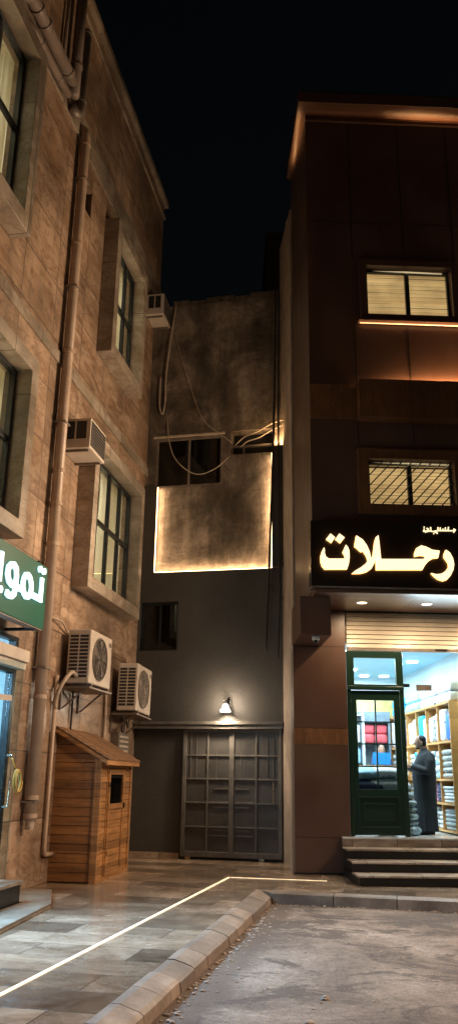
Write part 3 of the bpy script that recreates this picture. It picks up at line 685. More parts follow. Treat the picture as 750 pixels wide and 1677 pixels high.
# air conditioners
def outdoor_ac(label, u0, u1, z0, z1, o0, o1, tilt=0.0):
    T_ = Thing('air_conditioner', label, 'air conditioner', LEFT, u0, 0, z0, group='outdoor air conditioner units above the shed')
    w, h = u1 - u0, z1 - z0
    b = T_.mb(); b.box(u0, u1, o0, o1, z0, z1); b.obj('casing', M['acwhite'], T_.e, bevel=.02)
    # louvred side facing the street: two columns of dark slots
    b = T_.mb()
    rows = 12
    for cidx in range(2):
        ow = (o1 - o0 - .10) / 2; oo = o0 + .035 + cidx * (ow + .025)
        for k in range(rows):
            zz = z0 + .09 + (h - .16) * k / rows
            b.box(u0 - .004, u0 + .02, oo, oo + ow, zz, zz + (h - .16) / rows * .66)
    b.obj('side_grille', M['acdark'], T_.e)
    fu, fz, fr_ = u0 + w * .42, z0 + h * .50, min(w * .37, h * .40)
    b = T_.mb(); b.lathe((fu, o1 + .002, fz), [(fr_, 0), (fr_, .012), (.001, .012)], 32, 'o'); b.lathe((fu, o1 + .015, fz), [(.05, 0), (.05, .01), (.001, .012)], 16, 'o')
    fan = b.obj('fan', M['galv'] if tilt else M['acdark'], T_.e)
    b = T_.mb()
    for k in range(5):
        a_ = k * 2 * math.pi / 5
        ca, sa = math.cos(a_), math.sin(a_); cb_, sb_ = math.cos(a_ + .5), math.sin(a_ + .5)
        b.hexa([(fu + .04 * ca, o1 + .015, fz + .04 * sa), (fu + fr_ * .9 * ca, o1 + .015, fz + fr_ * .9 * sa), (fu + fr_ * .9 * cb_, o1 + .015, fz + fr_ * .9 * sb_), (fu + .04 * cb_, o1 + .015, fz + .04 * sb_),
                (fu + .04 * ca, o1 + .019, fz + .04 * sa), (fu + fr_ * .9 * ca, o1 + .019, fz + fr_ * .9 * sa), (fu + fr_ * .9 * cb_, o1 + .024, fz + fr_ * .9 * sb_), (fu + .04 * cb_, o1 + .024, fz + .04 * sb_)])
    b.obj('blade', M['galv'], fan)
    b = T_.mb()
    for q in range(1, 6):
        rr = fr_ * q / 5.2; b.tube([(fu + rr * math.cos(t * math.pi / 14), o1 + .03, fz + rr * math.sin(t * math.pi / 14)) for t in range(29)], .0045, 5, cap=False)
    for k in range(14):
        a_ = k * math.pi / 7; b.tube([(fu + .05 * math.cos(a_), o1 + .032, fz + .05 * math.sin(a_)), (fu + fr_ * math.cos(a_), o1 + .026, fz + fr_ * math.sin(a_))], .004, 5)
    b.tube([(fu + fr_ * math.cos(t * math.pi / 16), o1 + .012, fz + fr_ * math.sin(t * math.pi / 16)) for t in range(33)], .012, 6, cap=False)
    b.obj('fan_guard', M['galv'], T_.e)
    b = T_.mb(); b.box(u1 - w * .17, u1 - .05, o1 + .001, o1 + .004, z1 - h * .18, z1 - h * .10); b.obj('badge', M['galv'], T_.e)
    for uu in (u0 + .12, u1 - .14):
        b = T_.mb(); b.box(uu - .02, uu + .02, .002, o1 + .02, z0 - .045, z0 - .003); b.box(uu - .02, uu + .02, .002, .03, z0 - .40, z0 - .046)
        b.hexa([(uu - .015, .03, z0 - .38), (uu + .015, .03, z0 - .38), (uu + .015, .06, z0 - .38), (uu - .015, .06, z0 - .38), (uu - .015, o1 - .08, z0 - .047), (uu + .015, o1 - .08, z0 - .047), (uu + .015, o1 - .04, z0 - .047), (uu - .015, o1 - .04, z0 - .047)])
        b.obj('bracket', M['galv'], T_.e)
    b = T_.mb(); b.box(u0 - .02, u1 + .02, o0 - .06, o1 + .03, z0 - .075, z0 - .048); b.obj('tray', M['galv'], T_.e)
    if tilt: T_.e.rotation_euler = (0, tilt, LEFT.a)
    return T_
outdoor_ac('larger outdoor air conditioner unit above the wooden shed, nearer the street', .13, 1.22, 2.90, 3.75, .12, .50)
outdoor_ac('tilted outdoor air conditioner unit beside the dark alley wall, farther from the street', 2.78, 3.80, 2.68, 3.56, .14, .52, rad(2.0))
def window_ac(label, u0, u1, z0, z1, o1):
    T_ = Thing('air_conditioner', label, 'air conditioner', LEFT, u0, 0, z0, group='window air conditioner boxes on the left building')
    w, h = u1 - u0, z1 - z0
    b = T_.mb(); b.box(u0, u1, .002, o1, z0, z1); b.obj('casing', M['acwhite'], T_.e, bevel=.012)
    b = T_.mb()
    for k in range(2):
        oo = .05 + k * (o1 - .1) / 2
        b.box(u0 - .004, u0 + .02, oo + .01, oo + (o1 - .1) / 2 - .02, z0 + h * .30, z1 - .05)
    b.obj('side_vent', M['acdark'], T_.e)
    b = T_.mb(); b.box(u0 + .03, u1 - .03, o1 - .02, o1 + .004, z0 + .04, z1 - .04); b.obj('front_grille', M['acdark'], T_.e)
    b = T_.mb()
    for k in range(9):
        zz = z0 + .05 + (h - .1) * k / 8; b.box(u0 + .03, u1 - .03, o1 + .005, o1 + .010, zz - .004, zz + .004)
    b.obj('louvre', M['galv'], T_.e)
    for uu in (u0 + .08, u1 - .1):
        b = T_.mb(); b.box(uu, uu + .03, .002, o1 * .9, z0 - .035, z0 - .002); b.obj('bracket', M['galv'], T_.e)
    return T_
window_ac('boxy window air conditioner beside the long drain pipe', -.56, .22, 6.60, 7.12, .50)
window_ac('boxy window air conditioner at the far top corner of the left building', 3.85, 4.55, 11.72, 12.25, .42)

# foam wrapped AC lines and wall conduits
def cable(label, pts, r, mat, fr, group=None, name='cable', cat='cable'):
    # smooth path
    P = [Vector(p) for p in pts]; Q = []
    for i in range(len(P) - 1):
        p0, p1, p2, p3 = P[max(i - 1, 0)], P[i], P[i + 1], P[min(i + 2, len(P) - 1)]
        for k in range(6):
            t = k / 6; Q.append(.5 * ((2 * p1) + (-p0 + p2) * t + (2 * p0 - 5 * p1 + 4 * p2 - p3) * t * t + (-p0 + 3 * p1 - 3 * p2 + p3) * t ** 3))
    Q.append(P[-1])
    return single(name, label, cat, fr, tuple(P[0]), lambda b: b.tube([tuple(q) for q in Q], r, 7), mat, group=group, smooth=True)
cable('foam wrapped line running from the larger outdoor unit to the thin pipe', [(.15, .3, 3.0), (.02, .25, 3.05), (-.12, .16, 2.85), (-.10, .08, 2.65), (-.05, .06, 2.5)], .032, M['cord'], LEFT)
cable('dark cable dropping behind the larger outdoor unit to the shed', [(.75, .03, 2.9), (.76, .03, 2.4), (.75, .02, 1.9)], .016, M['cable'], LEFT)
cable('cream conduit between the two outdoor units down to the shed', [(2.45, .04, 2.95), (2.45, .05, 2.4), (2.40, .04, 1.7)], .028, M['cord'], LEFT)
cable('grey cable looping under the tilted outdoor unit', [(3.05, .35, 2.63), (3.10, .30, 2.45), (3.4, .2, 2.40), (3.7, .05, 2.55), (3.72, .03, 2.0)], .018, M['galv'], LEFT)
cable('thin cable stub on the wall right of the green sign', [(-.45, .02, 3.85), (-.1, .08, 3.83), (.25, .04, 3.74), (.5, .02, 3.7)], .014, M['cord'], LEFT)

def box_on_wall(b):
    b.box(3.0, 3.6, .002, .16, 1.9, 2.30)
MBX = Thing('meter_box', 'small slatted grey meter box under the tilted outdoor unit', 'meter box', LEFT, 3.0, 0, 1.9)
b = MBX.mb(); box_on_wall(b); b.obj('box_body', M['galv'], MBX.e, bevel=.01)
b = MBX.mb()
for k in range(4): b.box(3.03, 3.57, .161, .172, 1.95 + k * .085, 1.985 + k * .085)
b.obj('slat', M['acwhite'], MBX.e)

# ------------------------------------------------------------------ wooden shed
S0 = Vector((-2.69, 13.39, 0))
SHED = Frame(-1.90, 13.27, 81.8)     # u along the door face into the alley, o toward the alley centre
WS, DS = 1.83, .80                   # length along the wall, depth to the wall
Z1, Z2 = 1.80, 2.24                  # eave and wall-side height
SD = Thing('wooden_shed', 'small pine shed with lean-to roof standing against the marble wall', 'shed', SHED, 0, 0, 0)
# side walls: horizontal boards, each board a lapped strip inside one mesh
def side_boards(b, u0, u1):
    n = 17
    for k in range(n):
        z0 = .02 + (Z2 - .02) * k / n; z1 = .02 + (Z2 - .02) * (k + 1) / n - .008
        oe0 = -DS; 
        # board is cut by the roof slope: z at o: Z1 + (Z2-Z1)*(-o/DS)
        def o_at(z): return 0.0 if z <= Z1 else -(z - Z1) / (Z2 - Z1) * DS
        a0, a1 = min(-.005, o_at(z0)), min(-.005, o_at(z1))
        if a1 <= -DS + .01: a1 = -DS + .01
        b.hexa([(u0, -DS, z0), (u1, -DS, z0), (u1, a0, z0), (u0, a0, z0), (u0 + .004, -DS, z1), (u1, -DS, z1), (u1, a1, z1), (u0 + .004, a1, z1)])
b = SD.mb(); side_boards(b, 0.0, .025); b.obj('side_wall', M['shedwood_shade'], SD.e)
b = SD.mb(); side_boards(b, WS - .025, WS); b.obj('side_wall', M['shedwood_shade'], SD.e)
b = SD.mb(); n = 19; du0, du1 = .42, 1.36
for k in range(n):
    z0 = .02 + (Z1 - .02) * k / n; z1 = .02 + (Z1 - .02) * (k + 1) / n - .007
    b.box(.03, du0 - .05, -.022, .0, z0, z1); b.box(du1 + .05, WS - .03, -.022, .0, z0, z1)
    if z0 > 1.62: b.box(du0 - .049, du1 + .049, -.022, 0, z0, z1)
b.obj('front_wall', M['shedwood'], SD.e)
b = SD.mb()
b.box(-.02, .05, -.03, .018, 0, Z1); b.box(WS - .05, WS + .02, -.03, .018, 0, Z1)
b.box(-.022, .0, -.09, -.032, 0, Z1 + .02); b.box(-.022, 0, -DS, -DS + .05, 0, Z2)
b.box(.052, WS - .052, .001, .016, 0, .06); b.obj('corner_trim', M['shedwood'], SD.e, bevel=.004)
dr = SD.mb()
for k in range(9):
    z0 = .12 + k * .105; dr.box(du0 + .07, du1 - .07, -.004, .012, z0, z0 + .098)
dro = dr.obj('door', M['shedwood'], SD.e)
b = SD.mb()
for (a, c, z0, z1) in ((du0, du0 + .08, .06, 1.62), (du1 - .08, du1, .06, 1.62), (du0 + .081, du1 - .081, .06, .14), (du0 + .081, du1 - .081, 1.02, 1.10), (du0 + .081, du1 - .081, 1.54, 1.62)): b.box(a, c, .001, .030, z0, z1)
b.obj('door_frame', M['shedwood'], dro, bevel=.003)
b = SD.mb(); b.wall(du0 - .05, du1 + .05, .061, 1.68, -.01, .014, [(du0 - .008, du1 + .008, .02, 1.63)]); b.obj('door_casing', M['shedwood'], SD.e)
b = SD.mb(); b.box(du0 + .10, du1 - .10, .0, .006, 1.10, 1.54); b.obj('pane', glassm('dark door pane', (.04, .035, .03), .6), dro)
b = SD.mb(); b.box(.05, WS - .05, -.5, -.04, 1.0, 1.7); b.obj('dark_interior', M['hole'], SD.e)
b = SD.mb(); b.box(du1 - .06, du1 - .03, .031, .055, 1.02, 1.10); b.obj('latch', M['black'], dro)
for z in (.35, 1.35): b = SD.mb(); b.box(du0 + .01, du0 + .05, .031, .038, z, z + .06); b.obj('hinge', M['black'], dro)
b = SD.mb()
sl = (Z2 - Z1) / DS; n = 9; oA, oB = -DS, .13; uA, uB = -.10, WS + .08
for k in range(n):
    o0 = oA + (oB - oA) * k / n; o1 = oA + (oB - oA) * (k + 1) / n + .015
    za, zb = Z1 - sl * o0 + .03, Z1 - sl * o1 + .036
    b.hexa([(uA, o0, za), (uB, o0, za), (uB, o1, zb), (uA, o1, zb), (uA, o0, za + .012), (uB, o0, za + .012), (uB, o1, zb + .02), (uA, o1, zb + .02)])
b.obj('roof', M['shedroof'], SD.e)
b = SD.mb(); zb = Z1 - sl * oB
b.box(uA, uB, oB - .025, oB + .002, zb - .05, zb + .03)
for u in (uA, uB - .02):
    b.hexa([(u, oA, Z1 - sl * oA - .04), (u + .02, oA, Z1 - sl * oA - .04), (u + .02, oB - .03, zb - .03), (u, oB - .03, zb - .03), (u, oA, Z1 - sl * oA + .028), (u + .02, oA, Z1 - sl * oA + .028), (u + .02, oB - .03, zb + .036), (u, oB - .03, zb + .036)])
b.obj('fascia', M['shedwood'], SD.e, bevel=.003)

# ------------------------------------------------------------------ back building at the end of the alley
BB = Thing('concrete_building', 'bare concrete building with dark grey painted lower wall closing the alley', 'building', BACK, 0, 0, 0)
BH = 12.30
WINL = (-1.72, -.17, 7.68, 8.86); HOLE = (.02, .955, 8.36, 8.93); DWIN = (-1.88, -1.04, 4.02, 5.06)
GATEO = (-.86, 1.16, 0, 2.47)
b = BB.mb(); b.wall(-1.95, 1.3, 5.5, BH, -.30, 0, [WINL, HOLE]); b.obj('wall', M['concrete'], BB.e)
b = BB.mb()
x = -1.45
for k in range(7):
    w_ = random.uniform(.33, .42); b.box(x, x + w_ - .015, -.24, -.03, BH + .001, BH + random.choice((.16, .17, .12))); x += w_
b.obj('parapet_block', M['concrete'], BB.e, bevel=.01)
PZ = 5.70
b = BB.mb(); b.wall(-1.98, 1.30, 0, PZ, -.30, .12, [DWIN, (-2.4, 1.20, 0, 2.50)]); b.obj('painted_wall', M['grey'], BB.e)
b = BB.mb(); b.box(-2.0, 1.3, -.5, -.02, 0, 2.499); b.obj('recessed_wall', M['grey'], BB.e)
b = BB.mb(); b.box(-2.15, -1.62, .002, .12, PZ + .002, 7.70); b.obj('painted_strip', M['grey'], BB.e)
b = BB.mb(); b.box(.985, 1.24, .002, .22, PZ + .002, 8.42); b.obj('pilaster', M['grey'], BB.e)
b = BB.mb(); b.box(-2.2, -.90, -.019, .012, 0, .10); b.obj('skirting', M['beige_tile'], BB.e)
# led strips
def led(u0, u1, o0, o1, z0, z1, mat='led', owner=BB, name='led_strip'):
    b = owner.mb(); b.box(u0, u1, o0, o1, z0, z1); return b.obj(name, M[mat], owner.e)
led(-1.60, .93, .085, .105, PZ + .003, PZ + .018)
led(-1.617, -1.602, .085, .105, PZ + .02, 7.66)
led(.955, .975, .085, .105, PZ + .02, 8.30)
led(1.0, 1.22, .10, .12, 8.425, 8.44)
light('panel_led_bottom', 'AREA', BACK.w(-.33, .07, PZ + .03), 21, (1, .66, .36), 2.5, tuple(-BACK.n * .55 + Vector((0, 0, 1))), size_y=.03)
light('panel_led_left', 'AREA', BACK.w(-1.59, .07, 6.68), 13, (1, .66, .36), .03, tuple(-BACK.n * .5 + BACK.d), size_y=1.9)
light('panel_led_right', 'AREA', BACK.w(.94, .07, 7.0), 15, (1, .66, .36), .03, tuple(-BACK.n * .5 - BACK.d), size_y=2.5)
light('pilaster_led', 'AREA', BACK.w(1.1, .14, 8.46), 16, (1, .62, .28), .2, (0, 0, 1), size_y=.05)
# windows
def dark_window(owner, q, mat='frame', panes=2, glassk='glass_dark', depth=-.08, fw=.05):
    a, c, z0, z1 = q
    f = owner.mb(); f.wall(a + .003, c - .003, z0 + .003, z1 - .003, depth - .05, depth, [(a + fw, c - fw, z0 + fw, z1 - fw)])
    for k in range(1, panes):
        u = a + (c - a) * k / panes; f.box(u - .022, u + .022, depth - .045, depth + .008, z0 + fw, z1 - fw)
    wo = f.obj('window', M[mat], owner.e, bevel=.004)
    g = owner.mb(); g.box(a + fw, c - fw, depth - .032, depth - .026, z0 + fw, z1 - fw); g.obj('pane', M[glassk], wo)
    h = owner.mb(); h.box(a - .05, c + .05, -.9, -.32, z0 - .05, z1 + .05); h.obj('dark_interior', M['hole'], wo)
    return wo
wo = dark_window(BB, WINL, 'galv', 2, depth=-.03)
b = BB.mb(); b.box(-1.78, -.12, .002, .05, 8.875, 8.915); b.obj('lintel_strip', M['cord'], wo)
dark_window(BB, DWIN, 'frame', 2, depth=.02)
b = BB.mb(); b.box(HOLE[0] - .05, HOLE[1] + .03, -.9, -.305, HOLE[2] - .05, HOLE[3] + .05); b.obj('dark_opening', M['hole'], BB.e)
b = BB.mb(); b.box(HOLE[0], HOLE[1], -.2, -.12, 8.58, 8.62); b.box(HOLE[0] + .25, HOLE[0] + .28, -.2, -.13, HOLE[2], 8.58); b.obj('opening_bar', M['galv'], BB.e)

# gate
GT = Thing('sliding_gate', 'dark grey metal sliding gate with window-like grid at the end of the alley', 'gate', BACK, .14, .06, 0)
ga, gc, gz = -.855, 1.15, 2.45
o0, o1 = .03, .075
b = GT.mb()
fw = .075
b.box(ga, ga + fw, o0, o1, .05, gz); b.box(gc - fw, gc, o0, o1, .05, gz); b.box(ga + fw, gc - fw, o0, o1, gz - .075, gz); b.box(ga + fw, gc - fw, o0, o1, .05, .15)
mid = (ga + gc) / 2; b.box(mid - .05, mid + .05, o0, o1 + .004, .15, gz - .075)
b.obj('gate_frame', M['gate'], GT.e, bevel=.006)
b = GT.mb(); b.box(ga + fw, gc - fw, o0 + .012, o0 + .018, .15, gz - .075); b.obj('sheet', M['gatepanel'], GT.e)
bars = GT.mb(); bm_ = []
q0, q1 = ga + fw, mid - .05; q2, q3 = mid + .05, gc - fw
for (x0, x1) in ((q0, q1), (q2, q3)):
    xm = (x0 + x1) / 2
    bars.box(xm - .016, xm + .016, o0 + .02, o1 - .004, .15, gz - .075)
    for k in range(1, 5):
        z = .15 + (gz - .225) * k / 5
        bars.box(x0, xm - .016, o0 + .02, o1 - .006, z - .014, z + .014); bars.box(xm + .016, x1, o0 + .02, o1 - .006, z - .014, z + .014)
bars.obj('grid_bar', M['gate'], GT.e, bevel=.003)
xl, xr = (q0 + q1) / 2 + .03, (q2 + q3) / 2 - .03
mould = []
for z in (.44, .54, .96, 1.06, 1.30):
    mould.append((xl + (.10 if z in (.54, 1.30, .96) else 0), mid - .07, z - .009, z + .009, .034)); mould.append((mid + .07, xr - (.12 if z in (.54, 1.30, .96) else .04), z - .009, z + .009, .034))
for x in (xl + .14, mid + .18, mid + .25): mould.append((x, x + .012, 1.45, 2.0, .028))
for x in (q0 + .08, q0 + .2, q3 - .1, q3 - .22): mould.append((x, x + .012, 1.5, 2.33, .030))
for (x0, x1, z0, z1, oo) in mould:
    b = GT.mb(); b.box(x0, x1, o0 + .019, o0 + oo, z0, z1); b.obj('moulding', M['gate'], GT.e)
hd = GT.mb(); hu = .985
hd.lathe((hu, o1 + .05, 1.04), [(.008, 0), (.022, .012), (.022, .030), (.008, .045), (.009, .07), (.018, .085), (.008, .10), (.008, .28), (.018, .295), (.009, .31), (.008, .32), (.022, .335), (.022, .355), (.007, .37), (.010, .39), (.001, .40)], 14)
hd.tube([(hu, o1, 1.10), (hu, o1 + .05, 1.10)], .011, 8); hd.tube([(hu, o1, 1.34), (hu, o1 + .05, 1.34)], .011, 8)
hd.obj('handle', M['chrome'], GT.e, smooth=True)
b = GT.mb(); b.box(gc - .06, gc - .02, o1 + .001, o1 + .012, 1.12, 1.22); b.obj('lock', M['galv'], GT.e)
b = GT.mb(); b.box(ga + .10, ga + .2, o0, o1, .005, .05); b.box(gc - .45, gc - .35, o0, o1, .005, .05); b.obj('roller', M['chrome'], GT.e)
TR = Thing('gate_rail', 'long grey overhead rail carrying the sliding gate', 'rail', BACK, 0, .13, 2.5)
b = TR.mb(); b.box(-2.05, 1.19, .123, .20, 2.52, 2.58); b.obj('track', M['gate'], TR.e, bevel=.005)
b = TR.mb(); b.box(-2.05, 1.19, .122, .165, 2.44, 2.517); b.obj('cover', M['gate'], TR.e)

# wall lamp
WL = Thing('wall_lamp', 'lit wall lamp with a flared white glass shade above the gate', 'lamp', BACK, .06, .12, 2.78)
cu = .06
b = WL.mb(); b.box(cu + .005, cu + .085, .122, .145, 2.86, 3.02); b.obj('back_plate', M['black'], WL.e, bevel=.006)
b = WL.mb(); b.tube([(cu + .04, .14, 2.96), (cu + .03, .22, 2.99), (cu, .30, 2.98), (cu, .31, 2.93)], .012, 8); b.lathe((cu, .31, 2.90), [(.02, 0), (.045, .0), (.030, .03), (.012, .07), (.001, .08)], 14); b.tube([(cu - .03, .31, 2.965), (cu - .03, .31, 3.02)], .010, 6); b.obj('arm', M['black'], WL.e, smooth=True)
b = WL.mb()
prof = [(.050, .12), (.075, .05), (.100, .0), (.104, -.005), (.104, -.03), (.100, -.03), (.096, 0), (.070, .05), (.046, .118)]
C0 = b.c(cu, .31, 2.78); vr = [[b.bm.verts.new(C0 + Vector((r * math.cos(k * math.pi / 12), r * math.sin(k * math.pi / 12), h))) for k in range(24)] for r, h in prof]
for a_, c_ in zip(vr, vr[1:]):
    for k in range(24): b.bm.faces.new([a_[k], a_[(k + 1) % 24], c_[(k + 1) % 24], c_[k]])
b.obj('lamp_shade', M['lampshade'], WL.e, smooth=True)
light('wall_lamp_bulb', 'SPOT', BACK.w(cu, .31, 2.75), 190, (1, .82, .60), .05, (0, 0, -1), spot=150, blend=1.0)
light('wall_lamp_glow', 'POINT', BACK.w(cu, .45, 2.86), 65, (1, .80, .58), .07)

# loose cables on the back wall
g_ = 'loose cables over the back wall'
cable('thin dark cable sagging from the back wall top toward the small opening', [(-1.40, .03, 11.6), (-1.0, .08, 10.3), (-.62, .10, 9.25), (-.15, .10, 8.80), (.06, .06, 8.62)], .007, M['cord'], BACK, g_)
cable('pale cord hanging in a wide loop below the left upper window', [(-1.46, .05, 9.3), (-1.40, .09, 8.8), (-1.25, .10, 8.35), (-.95, .12, 8.02), (-.64, .12, 7.90), (-.28, .12, 8.02), (.02, .08, 8.30)], .009, M['cord'], BACK, g_)
cable('upper of two pale conduits reaching out of the small opening', [(.10, -.1, 8.62), (.35, .10, 8.72), (.65, .16, 8.80), (1.0, .25, 8.93), (1.28, .3, 8.98)], .013, M['cord'], BACK, g_)
cable('lower of two pale conduits reaching out of the small opening', [(.22, -.1, 8.56), (.42, .10, 8.61), (.70, .16, 8.66), (1.0, .25, 8.78), (1.28, .3, 8.86)], .013, M['cord'], BACK, g_)
cable('pale hose drooping from the far window air conditioner to the back wall', [(-1.36, .06, 12.3), (-1.44, .10, 11.4), (-1.52, .10, 10.5), (-1.53, .08, 9.8), (-1.58, .08, 9.45), (-1.66, .08, 9.7), (-1.66, .08, 10.4)], .017, M['cord'], BACK, g_)
cable('longest black cable hanging down the right of the back wall', [(1.10, .30, 12.3), (1.07, .32, 10.2), (1.03, .34, 8.2), (.95, .30, 6.0), (.86, .26, 3.95)], .025, M['cable'], BACK, g_)
cable('second black cable hanging beside the right corner of the back wall', [(1.17, .34, 12.2), (1.15, .34, 9.0), (1.16, .32, 5.2), (1.11, .28, 3.8)], .021, M['cable'], BACK, g_)
cable('short black cable linking the two hanging black cables', [(.93, .30, 5.4), (1.02, .31, 5.18), (1.15, .32, 5.1), (1.24, .33, 5.0)], .009, M['cable'], BACK, g_)

# dark building beyond
single('distant_building', 'unlit dark building rising behind the back wall beside the brown one', 'building', WORLD, (1.3, -24, 0), lambda b: (b.box(1.15, 5, -30, -24, 0, 19.0), b.box(1.12, 5, -30.1, -23.96, 19.0, 19.25)), M['grey'])

# ------------------------------------------------------------------ right building
RB = Thing('panel_building', 'dark brown panel clad shop building with wood bands on the right', 'building', RIGHT, 3, 0, 0)
UF = 1.30; UR = 7.0; TOPZ = 14.45
WA = (1.30, 2.93, 9.83, 10.88); WB = (1.20, 2.72, 6.08, 6.92)
b = RB.mb(); b.wall(.20, UR, 4.52, TOPZ, UF - .25, UF, [WA, WB]); b.obj('wall', M['acp'], RB.e)
# side of the upper storeys
side = [(.20, UF - .002), (.198, UF - .002), (.125, -.55), (.20, -.55)]
b = RB.mb(); b.prism_uo([(.199, UF - .001), (.125, -.55), (.35, -.55), (.35, UF - .252), (.199 + .15, UF - .252), (.199, UF - .26)][:4], 4.0, TOPZ) if False else b.prism_uo([(.198, UF), (.110, -.55), (.34, -.55), (.34, UF - .26), (.21, UF - .26), (.199, UF - .24)], 4.52, TOPZ); b.obj('side_cladding', M['side'], RB.e)
b = RB.mb(); b.prism_uo([(.075, -.555), (.00, -2.05), (.5, -2.05), (.5, -.555)], 0, 13.6); b.prism_uo([(.06, -.95), (.035, -1.05), (.1, -1.05), (.1, -.95)], 2.6, 13.62); b.obj('side_wall', M['plaster'], RB.e)
b = RB.mb(); b.prism_uo([(-.0, -.02), (-.0, -.554), (.5, -.554), (.5, -.02)], 0, 4.515); b.obj('lower_side_wall', M['plaster'], RB.e)
# cap with glowing underside
b = RB.mb(); b.box(.02, UR, -.6, 1.66, TOPZ + .002, TOPZ + .26); b.obj('parapet_cap', M['acp'], RB.e, bevel=.004)
b = RB.mb(); b.box(.03, UR, -.6, 1.64, TOPZ + .262, TOPZ + .30); b.obj('roof_edge', M['black'], RB.e)
b = RB.mb(); b.box(.19, UR, UF + .003, UF + .06, TOPZ - .16, TOPZ - .15); b.box(.19, UR, UF + .05, UF + .06, TOPZ - .149, TOPZ - .10); b.obj('light_trough', M['acp'], RB.e)
led(.3, UR - .1, UF + .010, UF + .03, TOPZ - .148, TOPZ - .13, 'led_soft', RB)
light('cap_led', 'AREA', RIGHT.w(3.3, UF + .04, TOPZ - .12), 20, (1, .52, .20), 6.2, (0, -.5, 1), size_y=.03)
light('cap_led_side', 'AREA', RIGHT.w(.11, .5, TOPZ - .12), 2.0, (1, .52, .20), .03, (0, 0, 1), size_y=1.6)
# panel seams as narrow dark gaps set proud by 2 mm
for u in (1.06, 2.06, 3.05, 4.05, 5.05):
    for (z0, z1) in ((7.2, 7.65), (8.36, 9.63), (11.06, 11.89), (11.91, TOPZ - .17)):
        if (z0 in (7.2, 11.06)) and u in (2.06,): z0 += .02
        b = RB.mb(); b.box(u - .009, u + .009, UF + .001, UF + .003, z0, z1); b.obj('panel_seam', M['black'], RB.e)
b = RB.mb(); b.box(.21, UR, UF + .001, UF + .003, 11.895, 11.905); b.obj('panel_seam', M['black'], RB.e)
# wood band and ledge with light behind its lip
b = RB.mb(); b.box(.202, 1.045, UF + .001, UF + .02, 7.70, 8.38); b.obj('wood_band', M['woodband'], RB.e)
b = RB.mb(); b.box(1.05, UR, UF + .001, UF + .24, 7.66, 8.34); b.box(1.05, UR, UF + .20, UF + .24, 8.342, 8.40); b.obj('wood_ledge', M['woodband'], RB.e)
led(1.08, UR - .05, UF + .12, UF + .14, 8.345, 8.37, 'led', RB)
light('ledge_led', 'AREA', RIGHT.w(3.9, UF + .08, 8.395), 260, (1, .58, .26), 5.6, (0, .45, 1), size_y=.03)
# windows
def lit_window(q, fo, bars=False):
    a, c, z0, z1 = q
    w = RB.mb(); w.wall(a - fo, c + fo, z0 - fo, z1 + fo, UF + .001, UF + .10, [(a, c, z0, z1)])
    wo = w.obj('window', M['woodband'] if bars else M['acp'], RB.e, bevel=.006)
    f = RB.mb(); ft = .05; f.wall(a + .003, c - .003, z0 + .003, z1 - .003, UF - .14, UF - .07, [(a + ft, c - ft, z0 + ft, z1 - ft)])
    mu = (a + c) / 2; f.box(mu - .04, mu + .04, UF - .135, UF - .062, z0 + ft, z1 - ft); f.obj('frame', M['frame'], wo, bevel=.004)
    g = RB.mb(); g.box(a + ft, c - ft, UF - .11, UF - .105, z0 + ft, z1 - ft); g.obj('pane', M['glass'], wo)
    s = RB.mb(); n = 13
    for k in range(n):
        zz = z0 + (z1 - z0) * k / n; zn = z0 + (z1 - z0) * (k + 1) / n
        ja, jb = random.uniform(-.006, .006), random.uniform(-.006, .006); s.hexa([(a, UF - .20, zz + ja), (c, UF - .20, zz + jb), (c, UF - .160, zz + jb), (a, UF - .160, zz + ja), (a, UF - .20, zn - .010 + ja), (c, UF - .20, zn - .010 + jb), (c, UF - .192, zn - .010 + jb), (a, UF - .192, zn - .010 + ja)])
    s.obj('blind', M['blind'], wo)
    if bars:
        s = RB.mb(); h = z1 - z0; x = a - h
        while x < c:
            x0, zz0, x1, zz1 = x, z0, x + h * .92, z1
            if x0 < a: zz0 = z0 + (a - x0) / .92; x0 = a
            if x1 > c: zz1 = z0 + (c - x) / .92; x1 = c
            if zz0 < z1 and zz1 > z0: s.tube([(x0, UF - .02, zz0), (x1, UF - .02, zz1)], .011, 6)
            x += .175
        s.box(a, c, UF - .03, UF - .01, z1 - .13, z1 - .11)
        s.obj('grille', M['black'], wo)
    return wo
wo = lit_window(WA, .13)
b = RB.mb(); b.box(1.12, 3.10, UF + .02, UF + .16, 9.655, 9.697); b.obj('sill', M['acp'], wo)
led(1.15, 3.08, UF + .05, UF + .07, 9.640, 9.653, 'led_soft', RB)
lit_window(WB, .19, True)
for q in (WA, WB): light('blind_lamp', 'AREA', RIGHT.w((q[0] + q[1]) / 2, UF - .06, q[3] - .01), 2.2, (1, .75, .4), .04, (0, .55, -1), size_y=.03).data.size = 1.4

# canopy soffit with downlights
b = RB.mb(); b.box(.2, UR, .0, UF - .01, 4.46, 4.515); b.box(.2, UR, UF + .002, UF + .26, 4.46, 4.515); b.obj('soffit', M['acp'], RB.e)
for u in (.95, 1.95, 2.95):
    b = RB.mb(); b.box(u - .006, u + .006, .02, UF - .02, 4.457, 4.4595); b.obj('soffit_seam', M['black'], RB.e)
for u in (1.12, 2.26, 3.4):
    b = RB.mb(); b.lathe((u, .78, 4.452), [(.001, 0), (.085, 0), (.085, .006), (.001, .006)], 20); b.obj('downlight', M['disc_warm'], RB.e)
    b = RB.mb(); b.lathe((u, .78, 4.450), [(.087, .003), (.105, .001), (.105, .009)], 20, cap=False); b.obj('downlight_rim', M['acwhite'], RB.e)
    light('downlight_lamp', 'SPOT', RIGHT.w(u, .78, 4.44), 130, (1, .74, .45), .06, (0, .1, -1), spot=172, blend=.6)
